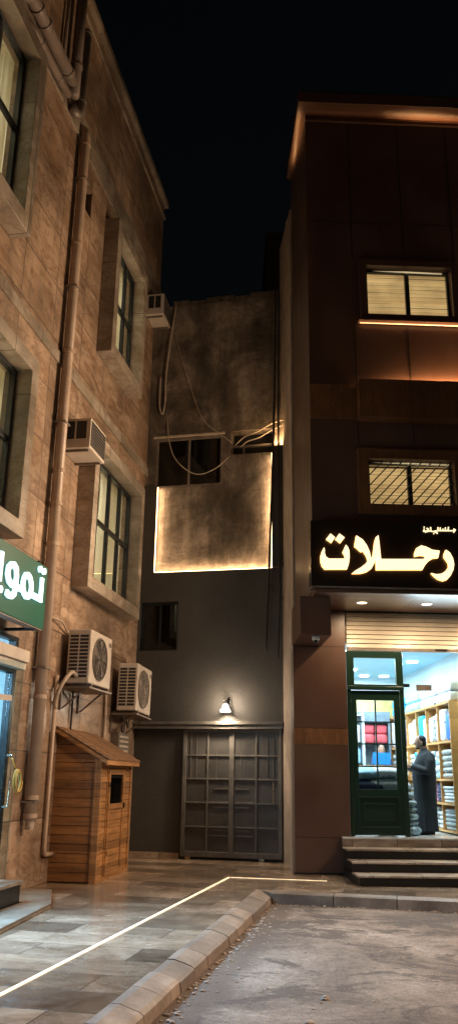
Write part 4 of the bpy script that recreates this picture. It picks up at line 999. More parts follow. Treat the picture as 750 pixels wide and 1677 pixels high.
# hanging box beam at the corner
b = RB.mb(); b.box(-.02, .50, .30, 1.24, 3.80, 4.455); b.obj('corner_box', M['acp'], RB.e, bevel=.004)
b = RB.mb(); b.hexa([(-.02, .0, 3.80), (.50, .0, 3.80), (.50, .298, 3.80), (-.02, .298, 3.80), (-.02, .0, 4.455), (.50, .0, 4.455), (.50, .298, 4.455), (-.02, .298, 4.455)]); b.obj('corner_beam', M['acp'], RB.e)
# column
b = RB.mb()
for (z0, z1) in ((0.0, .572), (.580, 2.085), (2.37, 3.79)):
    b.box(.0, .95 if z0 < 2.3 else .95, -.3, 0 if z0 < 3.7 else 0, z0, z1)
b.obj('column', M['acp'], RB.e, bevel=.003)
b = RB.mb(); b.box(.008, .942, -.29, -.008, .01, 3.8); b.obj('column_core', M['black'], RB.e)
b = RB.mb(); b.box(.0, .95, -.3, .001, 2.092, 2.363); b.obj('wood_band', M['woodband'], RB.e)
b = RB.mb(); b.box(.502, .95, -.3, .0, 3.80, 4.455); b.obj('column_top', M['acp'], RB.e)
b = RB.mb(); b.box(-.012, .952, .002, .012, 0, .03); b.obj('column_skirting', M['black'], RB.e)

# roller shutter, sill and steps
SO = (.99, 5.2)
b = RB.mb(); n = 8
for k in range(n):
    z0 = 3.80 + (4.45 - 3.80) * k / n; z1 = 3.80 + (4.45 - 3.80) * (k + 1) / n
    b.hexa([(SO[0], -.12, z0), (SO[1], -.12, z0), (SO[1], -.070, z0 + .006), (SO[0], -.070, z0 + .006), (SO[0], -.12, z1 - .003), (SO[1], -.12, z1 - .003), (SO[1], -.094, z1 - .004), (SO[0], -.094, z1 - .004)])
b.obj('roller_shutter', M['shutter'], RB.e)
b = RB.mb(); b.box(SO[0], SO[1], -.13, -.06, 3.745, 3.797); b.obj('shutter_rail', M['galv'], RB.e, bevel=.004)
b = RB.mb(); b.box(2.60, 2.82, -.059, -.045, 3.77, 3.80); b.obj('shutter_lock', M['black'], RB.e)
FZ = .60
b = RB.mb(); b.box(.80, UR, -5.9, .148, .45, FZ - .03); b.obj('floor_riser', M['beige_tile'], RB.e)
b = RB.mb(); b.box(.79, UR, -5.9, .17, FZ - .028, FZ); b.obj('floor', M['shopfloor'], RB.e, bevel=.004)
STP = Thing('entrance_steps', 'three black and beige marble steps up to the lit shop', 'steps', RIGHT, .8, .15, 0)
for k, (z, of, ob2) in enumerate(((.45, .60, .0), (.30, 1.05, .0), (.15, 1.50, .0))):
    b = STP.mb(); b.box(.80, UR, .15, of - .02, z - .15 + .001, z - .032); b.obj('riser', M['granite'], STP.e)
    b = STP.mb(); b.box(.775, UR, (.16 if k == 0 else [.60, 1.05][k - 1] - .05), of + .012, z - .031, z); b.obj('tread', M['beige_tile'], STP.e, bevel=.005)

# green shop door
DR = Thing('shop_door', 'dark green panelled door with small glass panes and a transom', 'door', RIGHT, 1.45, 0, FZ)
b = DR.mb(); b.wall(.965, 1.985, FZ + .003, 3.735, -.14, -.05, [(1.04, 1.91, FZ - .1, 3.05), (1.10, 1.86, 3.15, 3.62)]); fo_ = b.obj('frame', M['green'], DR.e, bevel=.006)
b = DR.mb(); b.box(.965, 1.985, -.05, -.02, 3.045, 3.115); b.obj('transom_bar', M['green'], DR.e, bevel=.01)
LG = (1.135, 1.80, 1.36, 2.87)
b = DR.mb(); b.wall(1.045, 1.905, FZ + .02, 3.04, -.12, -.07, [LG]); lf = b.obj('leaf', M['green'], DR.e, bevel=.006)
b = DR.mb()
um = (LG[0] + LG[1]) / 2; b.box(um - .012, um + .012, -.11, -.075, LG[2], LG[3])
for k in (1, 2, 3):
    z = LG[2] + (LG[3] - LG[2]) * k / 4; b.box(LG[0], um - .012, -.11, -.077, z - .012, z + .012); b.box(um + .012, LG[1], -.11, -.077, z - .012, z + .012)
b.obj('muntin', M['green'], lf)
b = DR.mb(); b.box(LG[0], LG[1], -.098, -.093, LG[2], LG[3]); b.obj('pane', M['glass_cool'], lf)
b = DR.mb(); b.box(1.10, 1.86, -.098, -.093, 3.15, 3.62); b.obj('transom_pane', M['glass_cool'], DR.e)
b = DR.mb()
for (a, c, z0, z1, w_) in ((1.11, 1.83, .74, 1.25, .030), (1.20, 1.74, .85, 1.14, .022)):
    b.wall(a, c, z0, z1, -.069, -.045, [(a + w_, c - w_, z0 + w_, z1 - w_)])
b.obj('panel_moulding', M['green'], lf, bevel=.008)

# frameless shop front glass
GP = Thing('glass_door', 'wide frameless glass door with dark fittings at the bright shop entrance', 'glass door', RIGHT, 2.9, -.09, FZ)
b = GP.mb(); b.box(2.0, 4.9, -.10, -.09, FZ + .02, 3.735); b.obj('pane', M['glass_cool'], GP.e)
b = GP.mb(); b.box(2.22, 2.50, -.089, -.075, 3.05, 3.16); b.obj('notice_plate', M['galv'], GP.e)
b = GP.mb(); b.box(1.99, 2.10, -.089, -.075, 3.11, 3.17); b.obj('patch_fitting', M['frame'], GP.e)

# ------------------------------------------------------------------ black shop sign with lit letters
SG = Thing('shop_sign', 'black fascia sign with glowing cream Arabic letters over the shop', 'sign', RIGHT, 3, UF, 4.53)
b = SG.mb(); b.box(.13, UR, UF + .002, UF + .28, 4.56, 5.69); b.obj('sign_panel', M['signblack'], SG.e, bevel=.006)
b = SG.mb(); b.box(.13, UR, UF + .01, UF + .285, 4.535, 4.558); b.obj('trim', M['galv'], SG.e)
T = [(0.346, 5.207), (0.312, 5.144), (0.285, 5.051), (0.284, 4.967), (0.307, 4.884), (0.354, 4.832), (0.721, 4.841), (0.753, 4.928), (0.771, 5.046), (0.768, 5.164), (0.745, 5.222), (0.714, 5.259), (0.682, 5.187), (0.656, 5.136), (0.687, 5.077), (0.702, 5.019), (0.424, 5.012), (0.375, 5.045), (0.357, 5.103), (0.358, 5.17)]
D1 = [(0.458, 5.448), (0.536, 5.382), (0.476, 5.292), (0.387, 5.353)]
D2 = [(0.607, 5.452), (0.696, 5.383), (0.624, 5.292), (0.542, 5.357)]
A = [(0.895, 5.425), (1.0, 5.356), (1.063, 5.264), (1.108, 5.155), (1.133, 5.021), (1.163, 5.089), (1.197, 5.31), (1.225, 5.405), (1.268, 5.44), (1.279, 5.312), (1.289, 5.143), (1.296, 5.034), (1.21, 5.031), (1.183, 4.955), (1.13, 4.862), (1.046, 4.802), (0.947, 4.774), (0.8, 4.768), (0.851, 4.814), (0.951, 4.874), (1.026, 4.935), (1.072, 4.986), (1.063, 5.053), (1.033, 5.111), (0.993, 5.166), (0.968, 5.143), (0.859, 5.242), (0.876, 5.336)]
Bl = [(1.215, 5.025), (2.008, 5.043), (2.052, 5.091), (2.012, 5.107), (1.946, 5.108), (1.862, 5.086), (1.866, 5.149), (1.904, 5.234), (1.981, 5.279), (2.07, 5.256), (2.167, 5.207), (2.29, 5.193), (2.258, 5.074), (2.175, 5.063), (2.089, 5.011), (2.018, 4.925), (1.982, 4.861), (1.208, 4.842)]
Rr = [(2.399, 5.213), (2.462, 5.164), (2.505, 5.072), (2.52, 4.971), (2.5, 4.87), (2.444, 4.768), (2.382, 4.7), (2.315, 4.679), (2.234, 4.705), (2.172, 4.754), (2.126, 4.807), (2.207, 4.788), (2.29, 4.798), (2.375, 4.85), (2.426, 4.918), (2.425, 4.985), (2.388, 5.043), (2.355, 5.093), (2.371, 5.161)]
SF = UF + .28
def letter(polys, k=0, fo=.045):
    b = SG.mb()
    for i, p in enumerate(polys): b.prism_uz(p, SF + fo, SF + fo + .02 + .0015 * i)
    lo = b.obj('letter', M['letter'], SG.e)
    b = SG.mb()
    for i, p in enumerate(polys): b.prism_uz(p, SF + .012, SF + fo - .002 - .0015 * i)
    b.obj('halo_edge', M['letter_side'], lo)
letter([T, D1, D2]); letter([A]); letter([Bl]); letter([Rr])
sm = [[(2.04, 5.541), (2.166, 5.545), (2.205, 5.539), (2.294, 5.556), (2.587, 5.562)], [(2.299, 5.617), (2.294, 5.566)], [(2.336, 5.613), (2.335, 5.567)], [(2.382, 5.592), (2.38, 5.568)], [(2.426, 5.615), (2.421, 5.569)], [(2.479, 5.626), (2.47, 5.571)], [(2.56, 5.593), (2.592, 5.575), (2.56, 5.528)], [(2.061, 5.585), (2.054, 5.545), (2.090, 5.521)], [(2.107, 5.528), (2.134, 5.575), (2.101, 5.596)], [(2.172, 5.613), (2.171, 5.555)], [(2.235, 5.533), (2.264, 5.525), (2.286, 5.502)], [(2.053, 5.612), (2.068, 5.610)], [(2.212, 5.504), (2.226, 5.502)]]
b = SG.mb()
for i, s_ in enumerate(sm): stroke(b, s_, .0085, SF + .012, SF + .026 + .0006 * i)
b.obj('small_lettering', M['letter'], SG.e)
light('sign_glow', 'AREA', RIGHT.w(1.9, SF + .09, 5.05), 260, (1, .62, .30), 3.0, tuple(RIGHT.n), size_y=.5)

# camera dome
CM = Thing('security_camera', 'small white dome security camera under the brown corner box', 'camera', RIGHT, .28, 1.1, 3.80)
b = CM.mb(); b.lathe((.26, 1.08, 3.74), [(.06, .058), (.062, .02), (.055, 0.0), (.03, -.01)], 16); b.obj('housing', M['acwhite'], CM.e, smooth=True)
b = CM.mb(); b.ell((.26, 1.09, 3.72), (.042, .042, .042), 14, 10); b.obj('lens', M['black'], CM.e, smooth=True)

# ------------------------------------------------------------------ shop interior
RX0, RX1, RD, RZT = .60, 3.30, -5.6, 3.90
b = RB.mb()
b.poly([(RX0, RD, FZ), (RX1, RD, FZ), (RX1, RD, RZT), (RX0, RD, RZT)]); b.poly([(RX0, RD, FZ), (RX0, -.31, FZ), (RX0, -.31, RZT), (RX0, RD, RZT)])
b.poly([(RX1, RD, FZ), (RX1, -.31, FZ), (RX1, -.31, RZT), (RX1, RD, RZT)])
b.obj('shop_wall', M['shopwhite'], RB.e)
b = RB.mb(); b.poly([(RX0, RD, RZT), (RX1, RD, RZT), (RX1, -.2, RZT), (RX0, -.2, RZT)]); b.obj('shop_ceiling', plain('pale blue ceiling paint', (.42, .68, .80), .5, var=.04, bump=0), RB.e)
b = RB.mb(); b.poly([(RX0 + .02, RD + .01, 2.55), (RX1, RD + .01, 2.55), (RX1, RD + .01, 3.4), (RX0 + .02, RD + .01, 3.4)]); b.obj('yellow_wall_band', cloth('warm yellow wall band', (.75, .58, .22)), RB.e)
for i, (u, o) in enumerate(((1.2, -1.2), (2.30, -5.15), (2.78, -5.15), (1.3, -3.0), (2.80, -2.5), (1.8, -4.0))):
    b = RB.mb(); b.lathe((u, o, RZT - .03), [(.001, 0), (.11, 0), (.12, .012), (.12, .028), (.001, .028)], 20); b.obj('ceiling_disc', M['disc'], RB.e)
for o in (-1.0, -2.8, -4.6): light('shop_lamp', 'AREA', RIGHT.w(1.9, o, RZT - .06), 105, (.84, .95, 1.0), 1.0, (0, 0, -1))
light('shop_fill', 'AREA', RIGHT.w(1.7, -2.4, FZ + .9), 24, (.62, .88, 1.0), 1.4, (0, 0, 1))
light('shop_spill', 'AREA', RIGHT.w(3.0, -.25, 3.5), 190, (.76, .92, 1.0), 1.6, (.25, -1.0, -.50), size_y=.3)

# shelving unit along the right wall
SU = Thing('shelving_unit', 'light wooden shelving unit lining the right wall of the shop', 'shelving', RIGHT, 3.1, -2, FZ)
SX0, SX1 = 2.90, 3.29; so0, so1 = -5.3, -.45
zsh = [.66, 1.13, 1.55, 2.22, 2.92]
b = SU.mb(); b.box(SX1 - .012, SX1, so0, so1, FZ, 2.95); b.obj('back_panel', M['shelf'], SU.e)
for z in zsh:
    b = SU.mb(); b.box(SX0, SX1 - .013, so0, so1, z - .035, z); b.obj('shelf', M['shelf'], SU.e)
npart = 6
for k in range(npart + 1):
    o = so0 + (so1 - so0 - .03) * k / npart
    b = SU.mb()
    for z0, z1 in zip(zsh, zsh[1:]): b.box(SX0, SX1 - .013, o, o + .03, z0 + .001, z1 - .036)
    b.obj('divider', M['shelf'], SU.e)
cols = {'white': (.78, .80, .82), 'pale blue': (.35, .62, .80), 'bright blue': (.03, .18, .75), 'cyan': (.02, .48, .75), 'grey': (.42, .44, .44), 'pink': (.72, .30, .40), 'cream': (.76, .70, .55), 'dark navy': (.03, .05, .12), 'patterned grey': (.30, .29, .27)}
CM_ = {k: cloth(k + ' fabric', v) for k, v in cols.items()}
def printed(name, base, mark, scale, th):
    t = NT(name); v = t.coords(); vo = t.n('ShaderNodeTexVoronoi', Scale=scale); t.l(v, vo.inputs['Vector'])
    n_ = t.noise(v, scale * 1.3, 3, .6)
    mm = t.n('ShaderNodeMath', operation='MULTIPLY'); t.l(vo.outputs['Distance'], mm.inputs[0]); t.l(n_, mm.inputs[1])
    c = t.mix(t.ramp(mm.outputs[0], [(th, 1.0), (th + .03, 0.0)]), base, mark); return t.fin(c, .6, t.bump(n_, .4, .02))
CM_['white'] = printed('white printed fabric', (.80, .82, .85), (.10, .17, .34), 9.0, .09)
CM_['patterned grey'] = printed('patterned grey fabric', (.48, .46, .43), (.14, .13, .12), 22.0, .16)
CM_['bright blue'] = printed('bright blue printed fabric', (.03, .16, .72), (.62, .72, .85), 6.0, .10)
CM_['cyan'] = printed('cyan printed fabric', (.02, .44, .72), (.5, .8, .9), 6.0, .08)
bays = [so0 + (so1 - so0 - .03) * k / npart for k in range(npart + 1)]
rowname = ['lowest', 'second lowest', 'second highest', 'highest']
bayname = {5: 'nearest the entrance', 4: 'second from entrance', 3: 'third from entrance', 2: 'fourth from entrance', 1: 'second from back', 0: 'at the back'}
scheme = {(3, 5): ['white', 'bright blue'], (3, 4): ['white', 'patterned grey', 'white'], (3, 3): ['cyan', 'white'], (3, 2): ['cream', 'white'], (3, 1): ['pale blue', 'dark navy'], (3, 0): ['white', 'grey'],
          (2, 5): ['patterned grey'], (2, 4): ['grey', 'pale blue'], (2, 3): ['cream', 'white'], (2, 2): ['white', 'cyan'], (2, 1): ['pale blue', 'cream'], (2, 0): ['grey', 'white'],
          (1, 5): ['white'], (1, 4): ['pink', 'dark navy'], (1, 3): ['cream'], (1, 2): ['grey', 'cyan'], (1, 1): ['white'], (1, 0): ['pink'],
          (0, 5): ['grey'], (0, 4): ['patterned grey', 'white'], (0, 3): ['pale blue'], (0, 2): ['grey'], (0, 1): ['white', 'grey'], (0, 0): ['cream']}
pos3 = {1: [''], 2: ['left ', 'right '], 3: ['left ', 'middle ', 'right ']}
def folded(label, mat, u0, u1, o0, o1, z0, z1, layers, group, name='folded_blanket', cat='blanket', band=None):
    """a stack of soft folded fabric: each layer a bulging slab"""
    T_ = Thing(name, label, cat, RIGHT, (u0 + u1) / 2, (o0 + o1) / 2, z0, group=group)
    h = (z1 - z0) / layers
    for k in range(layers):
        b = T_.mb(); j = [random.uniform(-.018, .018) for _ in range(4)]
        b.box(u0 + abs(j[0]), u1 + j[1] * .2, o0 + abs(j[2]), o1 - abs(j[3]), z0 + h * k + .001, z0 + h * (k + 1) - .004)
        b.obj('fold', mat if not (band and k % 2) else band, T_.e, bevel=min(h * .42, .05), smooth=True)
    return T_
for (r_, bay), items in scheme.items():
    ob0, ob1 = bays[bay] + .045, bays[bay + 1] - .015; z0 = zsh[r_] + .001; zt = zsh[r_ + 1] - .036; n = len(items); w = (ob1 - ob0) / n
    for k, cname in enumerate(items):
        h = (zt - z0) * random.uniform(.72, .93); kk = n - 1 - k
        # seen from the entrance the farther item appears on the left
        nm = f"{pos3[n][kk]}{cname} bedding {'pack' if r_ == 3 else 'stack'} on {rowname[r_]} shelf, bay {bayname[bay]}"
        lay = 1 if (r_ == 3) else random.choice((4, 5, 6))
        folded(nm, CM_[cname], SX0 + .02, SX1 - .03, ob0 + w * k + .01, ob0 + w * (k + 1) - .01, z0, z0 + h, lay, 'bedding on the shop shelves', 'bedding_pack' if r_ == 3 else 'folded_blanket', 'bedding', CM_['white'] if (cname not in ('white',) and lay > 1 and random.random() < .6) else None)
# printed marks on the near blue and white packs are modelled as fabric patches
# wrapped packs on top of the unit
for k, (cname, o0, o1) in enumerate((('white', -1.5, -.5), ('white', -2.7, -1.6), ('pale blue', -3.9, -2.8), ('cyan', -5.2, -4.0))):
    folded(f"{'first' if k == 0 else 'second' if k == 1 else 'third' if k == 2 else 'fourth'} big {cname} quilt pack from the entrance on top of the shelving", CM_[cname], SX0 + .04, SX1 - .02, o0, o1, 2.925, 3.30, 2, 'quilt packs on top of the shelving', 'quilt_pack', 'quilt')
# left wall of the shop: cabinet and hanging goods seen through the door panes
CB = Thing('display_rack', 'white display rack with hanging goods seen through the left door panes', 'rack', RIGHT, 1.75, -4.5, FZ)
b = CB.mb(); b.box(1.40, 1.46, -4.62, -4.2, FZ, 2.95); b.box(2.02, 2.08, -4.62, -4.2, FZ, 2.95); b.box(1.40, 2.08, -4.66, -4.63, FZ, 2.95); b.obj('rack_frame', M['shopwhite'], CB.e)
b = CB.mb()
for z in (1.2, 1.80, 2.25, 2.85): b.box(1.461, 2.019, -4.62, -4.2, z, z + .03)
b.obj('rack_shelf', M['frame'], CB.e)
for (cname, u0, u1, z0, z1, nmx) in (('bright blue', 1.48, 1.72, 2.285, 2.75, 'rolled'), ('white', 1.76, 2.0, 2.285, 2.7, 'boxed'), ('pink', 1.62, 1.74, 1.835, 2.22, 'tall'), ('pale blue', 1.78, 2.0, 1.835, 2.2, 'boxed'), ('cyan', 1.48, 1.60, 1.835, 2.1, 'small')):
    folded(f'{nmx} {cname} pack standing in the white display rack', CM_[cname], u0, u1, -4.55, -4.25, z0, z1, 1, 'packs in the display rack', 'bedding_pack', 'bedding')
GC = Thing('storage_cabinet', 'grey cabinet against the back wall holding red packs', 'cabinet', RIGHT, 2.7, -5.3, FZ)
b = GC.mb(); b.box(2.16, 2.20, -5.55, -5.15, FZ, 3.05); b.box(2.84, 2.88, -5.55, -5.15, FZ, 3.05); b.box(2.201, 2.839, -5.55, -5.15, 2.80, 3.05); b.box(2.201, 2.839, -5.56, -5.54, FZ, 2.80); b.box(2.201, 2.839, -5.55, -5.15, 2.29, 2.32); b.obj('carcass', cloth('blue grey cabinet', (.22, .27, .31)), GC.e)
RP = cloth('red wrapped pack', (.80, .12, .14))
for k, (u0, u1) in enumerate(((2.21, 2.515), (2.525, 2.83))):
    folded(f"{'left' if k == 0 else 'right'} red wrapped pack in the grey cabinet at the back of the shop", RP, u0, u1, -5.5, -5.2, 2.325, 2.76, 2, 'red packs in the grey cabinet', 'bedding_pack', 'bedding')

# heap of folded duvets behind the door glass
HP = [('white', 1.08, 1.95, FZ + .0, .30), ('grey', 1.08, 1.92, FZ + .28, .27), ('white', 1.08, 1.98, FZ + .53, .22), ('dark navy', 1.10, 1.72, FZ + .73, .20), ('grey', 1.32, 2.0, FZ + .74, .22), ('pale blue', 1.08, 1.60, FZ + .92, .20), ('white', 1.36, 2.02, FZ + .94, .20)]
def duvet(label, mat, u0, u1, o0, o1, z, h, seed):
    def f(b):
        rnd = random.Random(seed); n = 14
        rings = []
        for i in range(n + 1):
            t = i / n; u = u0 + (u1 - u0) * t; sq = (1 - abs(2 * t - 1) ** 3.2) ** .5 if 0 < t < 1 else .06
            row = []
            for k in range(16):
                a_ = 2 * math.pi * k / 16
                hh = h * .5 * (1 + .22 * math.sin(5 * t + seed + 2 * a_)) * sq
                row.append(b.c(u, (o0 + o1) / 2 + (o1 - o0) / 2 * math.cos(a_) * (sq * .3 + .7), z + h * .5 + math.sin(a_) * hh))
            rings.append(row)
        b.loft(rings)
    return single('folded_duvet', label, 'duvet', RIGHT, ((u0 + u1) / 2, (o0 + o1) / 2, z), f, mat, group='duvets piled behind the shop door', smooth=True)
lab = ['white folded duvet at the bottom of the pile behind the green door', 'grey folded duvet second from the bottom behind the green door', 'white folded duvet in the middle of the pile behind the green door', 'navy folded duvet in the pile behind the green door', 'grey folded duvet near the top right of the pile behind the green door', 'pale blue folded duvet near the top left of the pile behind the green door', 'white folded duvet on the very top of the pile behind the green door']
for i, (cname, u0, u1, z, h) in enumerate(HP): duvet(lab[i], CM_[cname], u0, u1, -.75, -.28, z, h, i * 1.7)
# plastic bagged stack by the entrance, right of the door
BG = plain('crumpled clear bag over white goods', (.55, .62, .66), .25, var=.4, scale=14, bump=.9)
for i, (w, h) in enumerate(((.30, .17), (.24, .10), (.27, .13), (.25, .11), (.28, .12), (.22, .14), (.16, .15))):
    z = FZ + sum(x[1] for x in ((.30, .17), (.24, .10), (.27, .13), (.25, .11), (.28, .12), (.22, .14), (.16, .15))[:i]) * .93
    def f(b, w=w, h=h, z=z, i=i):
        rnd = random.Random(i + 5); b.ell((2.10 - .01 * i, -.42, z + h * .5), (w * .55, w * .5, h * .58), 18, 12)
        for v in b.bm.verts: v.co += Vector((rnd.uniform(-1, 1), rnd.uniform(-1, 1), rnd.uniform(-.6, .6))) * .012
    single('bagged_bundle', 'bagged white bundle, ' + ['lowest', 'second from the floor', 'third from the floor', 'fourth from the floor', 'fifth from the floor', 'second from the top', 'topmost'][i] + ' in the stack beside the standing man', 'bundle', RIGHT, (2.1, -.42, z), f, BG, group='bagged bundles stacked by the entrance', smooth=True)

# desk and seated person at the back
DK = Thing('counter', 'tall pale counter at the back of the shop holding a blue laptop', 'counter', RIGHT, 2.3, -3.6, FZ)
b = DK.mb(); b.box(1.75, 2.80, -3.95, -3.45, 1.77, 1.80); b.obj('counter_top', M['shelf'], DK.e, bevel=.004)
b = DK.mb(); b.box(1.78, 2.77, -3.90, -3.50, FZ + .001, 1.769); b.obj('counter_body', M['shopwhite'], DK.e)
LP = Thing('laptop', 'blue laptop open on the counter in front of the far person', 'laptop', RIGHT, 2.25, -3.6, 1.801)
b = LP.mb(); b.box(2.10, 2.48, -3.80, -3.56, 1.801, 1.818); b.obj('keyboard_base', M['galv'], LP.e, bevel=.004)
b = LP.mb(); b.hexa([(2.10, -3.56, 1.819), (2.48, -3.56, 1.819), (2.48, -3.545, 1.819), (2.10, -3.545, 1.819), (2.10, -3.50, 2.07), (2.48, -3.50, 2.07), (2.48, -3.485, 2.07), (2.10, -3.485, 2.07)]); b.obj('lid', cloth('blue laptop lid', (.01, .22, .62)), LP.e)

def hand(b, wrist, direc, thumb_side, s=1.0, curl=.5):
    """palm and five separate fingers as tapering chains"""
    w = Vector(wrist); d = Vector(direc).normalized(); up = Vector((0, 0, 1)); sd = d.cross(up).normalized() * thumb_side; dn = sd.cross(d).normalized()
    if dn.z > 0: dn = -dn
    b.tube([tuple(w), tuple(w + d * .05 * s), tuple(w + d * .095 * s)], [.026 * s, .036 * s, .034 * s], 10, flat=.5)
    for k, ln in enumerate((.072, .080, .075, .058)):
        r0 = w + d * .088 * s + sd * (.030 - .020 * k) * s
        p1 = r0 + d * ln * .45 * s; p2 = p1 + (d * (1 - curl) + dn * curl).normalized() * ln * .3 * s; p3 = p2 + (d * (1 - 1.5 * curl) + dn * 1.4 * curl).normalized() * ln * .28 * s
        b.tube([tuple(r0), tuple(p1), tuple(p2), tuple(p3)], [.0095 * s, .009 * s, .008 * s, .006 * s], 7)
    t0 = w + d * .03 * s + sd * .03 * s; t1 = t0 + (d + sd * .9).normalized() * .035 * s; t2 = t1 + (d + sd * .15 + dn * .3).normalized() * .03 * s
    b.tube([tuple(t0), tuple(t1), tuple(t2)], [.012 * s, .010 * s, .008 * s], 7)

def head(b, c, face, tiltdown=0.0):
    """c = head centre, face = unit direction faced (in frame u,o)"""
    f = Vector((face[0], face[1], 0)).normalized(); sd = Vector((-f.y, f.x, 0)); C_ = Vector(c)
    def P(a, l, h): return tuple(C_ + f * a + sd * l + Vector((0, 0, h)))
    R = (.098, .078, .118) if abs(f.x) > .5 else (.078, .098, .118)
    b.ell(P(0, 0, .01), R, 18, 14)
    b.ell(P(.035, 0, -.055), (.058, .052, .062), 12, 8)               # jaw
    b.tube([P(.088, 0, .012), P(.112, 0, -.022), P(.095, 0, -.034)], [.011, .015, .012], 8)   # nose
    b.ell(P(.084, 0, -.062), (.014, .024, .008), 8, 6)                 # mouth
    for s_ in (-1, 1):
        b.ell(P(-.005, .078 * s_, -.008), (.020, .010, .032), 8, 6)    # ears
        b.ell(P(.082, .030 * s_, .026), (.016, .018, .007), 8, 6)      # brows
    return P

# standing man in a dark thobe, facing left
MN = Thing('person', 'bearded man in a long dark grey robe standing in the bright shop', 'person', RIGHT, 2.42, -.72, FZ)
mu, mo = 2.47, -.72
def mp(a, l, z): return (mu - a, mo + l, FZ + z)       # a = forward (screen left), l = toward the street
b = MN.mb()
b.tube([mp(0, 0, .92), mp(-.01, 0, 1.10), mp(-.02, 0, 1.28), mp(-.01, 0, 1.42)], [.15, .14, .15, .10], 16)
for s_ in (-1, 1):
    b.tube([mp(-.0, .09 * s_, .95), mp(.02, .10 * s_, .50), mp(-.02, .10 * s_, .09)], [.09, .06, .042], 12)
    b.tube([mp(-.05, .10 * s_, .05), mp(.05, .11 * s_, .04), mp(.15, .12 * s_, .03)], [.038, .036, .028], 10)
    b.tube([mp(-.02, .17 * s_, 1.36), mp(.03, .24 * s_, 1.08), mp(.29, .12 * s_, 1.16)], [.056, .044, .028], 12)
b.tube([mp(-.01, 0, 1.38), mp(.02, 0, 1.52)], [.062, .056], 12)
P = head(b, mp(.065, 0, 1.578), (-1, 0))
hand(b, mp(.29, .12, 1.16), (-1, -.45, .15), 1, 1.0, .55); hand(b, mp(.29, -.12, 1.16), (-1, .45, .18), -1, 1.0, .6)
b.obj('body', M['skin'], MN.e, remesh=.0065)
b = MN.mb()
rings = []
for (z, cx, rx, ry) in ((.06, .02, .215, .245), (.30, .02, .205, .235), (.55, .02, .205, .23), (.80, .02, .212, .23), (.98, .025, .222, .225), (1.12, .02, .215, .225), (1.25, -.005, .195, .235), (1.35, -.025, .165, .225), (1.41, -.02, .118, .155), (1.455, .0, .068, .078), (1.485, .005, .060, .066)):
    row = []
    for k in range(40):
        a_ = 2 * math.pi * k / 40; fold = 1 + (.075 * math.sin(6 * a_ + z * 2.5) + .045 * math.sin(11 * a_ + 1 + z)) * max(0, 1.05 - z / 1.15)
        u, o, zz = mp(cx + rx * .95 * fold * math.cos(a_), ry * fold * math.sin(a_), z); row.append(b.c(u, o, zz))
    rings.append(row)
b.loft(rings)
for s_ in (-1, 1):
    b.tube([mp(-.02, .16 * s_, 1.37), mp(-.02, .22 * s_, 1.24), mp(.02, .25 * s_, 1.07), mp(.14, .20 * s_, 1.10), mp(.275, .13 * s_, 1.155)], [.078, .084, .080, .070, .058], 14)
b.obj('robe', M['thobe'], MN.e, remesh=.011)
b = MN.mb()
b.ell(P(-.026, 0, .050), (.090, .084, .086), 18, 12); b.ell(P(-.050, 0, -.005), (.066, .079, .080), 14, 10)
b.obj('hair', M['hair'], MN.e, smooth=True)
b = MN.mb(); b.ell(P(.052, 0, -.100), (.046, .042, .020), 12, 8); b.obj('beard', M['hair'], MN.e, smooth=True)
for s_ in (-1, 1):
    b = MN.mb(); b.tube([mp(-.085, .10 * s_, .045), mp(-.03, .10 * s_, .055), mp(.08, .11 * s_, .045), mp(.185, .12 * s_, .03)], [.040, .046, .044, .030], 12); b.obj('shoe', M['shoe'], MN.e, smooth=True)
def phonef(b): 
    b.box(mu - .43, mu - .395, mo - .07, mo + .07, FZ + 1.17, FZ + 1.36)
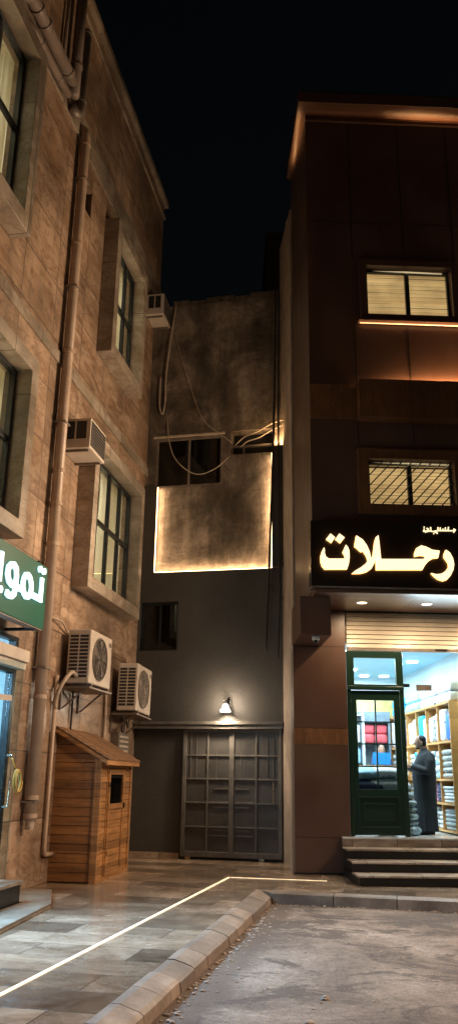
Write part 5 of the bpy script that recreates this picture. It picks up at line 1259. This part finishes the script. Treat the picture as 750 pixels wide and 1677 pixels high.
single('folded_packet', 'small bright blue packet held in the robed man\'s hands', 'packet', RIGHT, (mu - .41, mo, FZ + 1.17), phonef, CM_['cyan'], bevel=.006)

# second person behind the counter, hands raised toward the face
SP = Thing('person', 'dark haired person behind the blue laptop with hands raised to the face', 'person', RIGHT, 2.42, -4.2, FZ)
su_, so_ = 2.42, -4.2
def sp(l, f, z): return (su_ + l, so_ + f, FZ + z)
b = SP.mb()
b.tube([sp(0, 0, .92), sp(0, 0, 1.10), sp(0, .02, 1.26), sp(0, .03, 1.40)], [.15, .14, .15, .10], 16)
b.tube([sp(0, .03, 1.36), sp(0, .05, 1.48)], [.055, .052], 10)
for s_ in (-1, 1):
    b.tube([sp(.09 * s_, 0, .95), sp(.10 * s_, .02, .50), sp(.10 * s_, -.02, .09)], [.09, .06, .042], 12)
    b.tube([sp(.10 * s_, -.04, .05), sp(.11 * s_, .16, .03)], [.038, .028], 10)
    b.tube([sp(.17 * s_, .02, 1.33), sp(.22 * s_, .16, 1.10), sp(.08 * s_, .20, 1.34)], [.052, .042, .026], 12)
    hand(b, sp(.08 * s_, .20, 1.34), (-.25 * s_, 0, 1), s_, .9, .3)
P2 = head(b, sp(0, .08, 1.55), (0, 1))
b.obj('body', M['skin'], SP.e, remesh=.0075)
b = SP.mb(); b.tube([sp(0, 0, .80), sp(0, 0, 1.1), sp(0, .02, 1.30), sp(0, .03, 1.40)], [.19, .18, .185, .10], 18)
for s_ in (-1, 1): b.tube([sp(.17 * s_, .02, 1.34), sp(.225 * s_, .16, 1.10), sp(.11 * s_, .19, 1.28)], [.066, .058, .040], 12)
b.obj('shirt', CM_['dark navy'], SP.e, remesh=.012)
b = SP.mb()
for s_ in (-1, 1): b.tube([sp(.085 * s_, 0, .90), sp(.10 * s_, .02, .50), sp(.10 * s_, -.02, .10)], [.115, .085, .070], 14)
b.obj('trousers', CM_['dark navy'], SP.e, remesh=.012)
b = SP.mb(); b.ell(P2(-.018, 0, .05), (.088, .092, .090), 18, 12); b.obj('hair', M['hair'], SP.e, smooth=True)
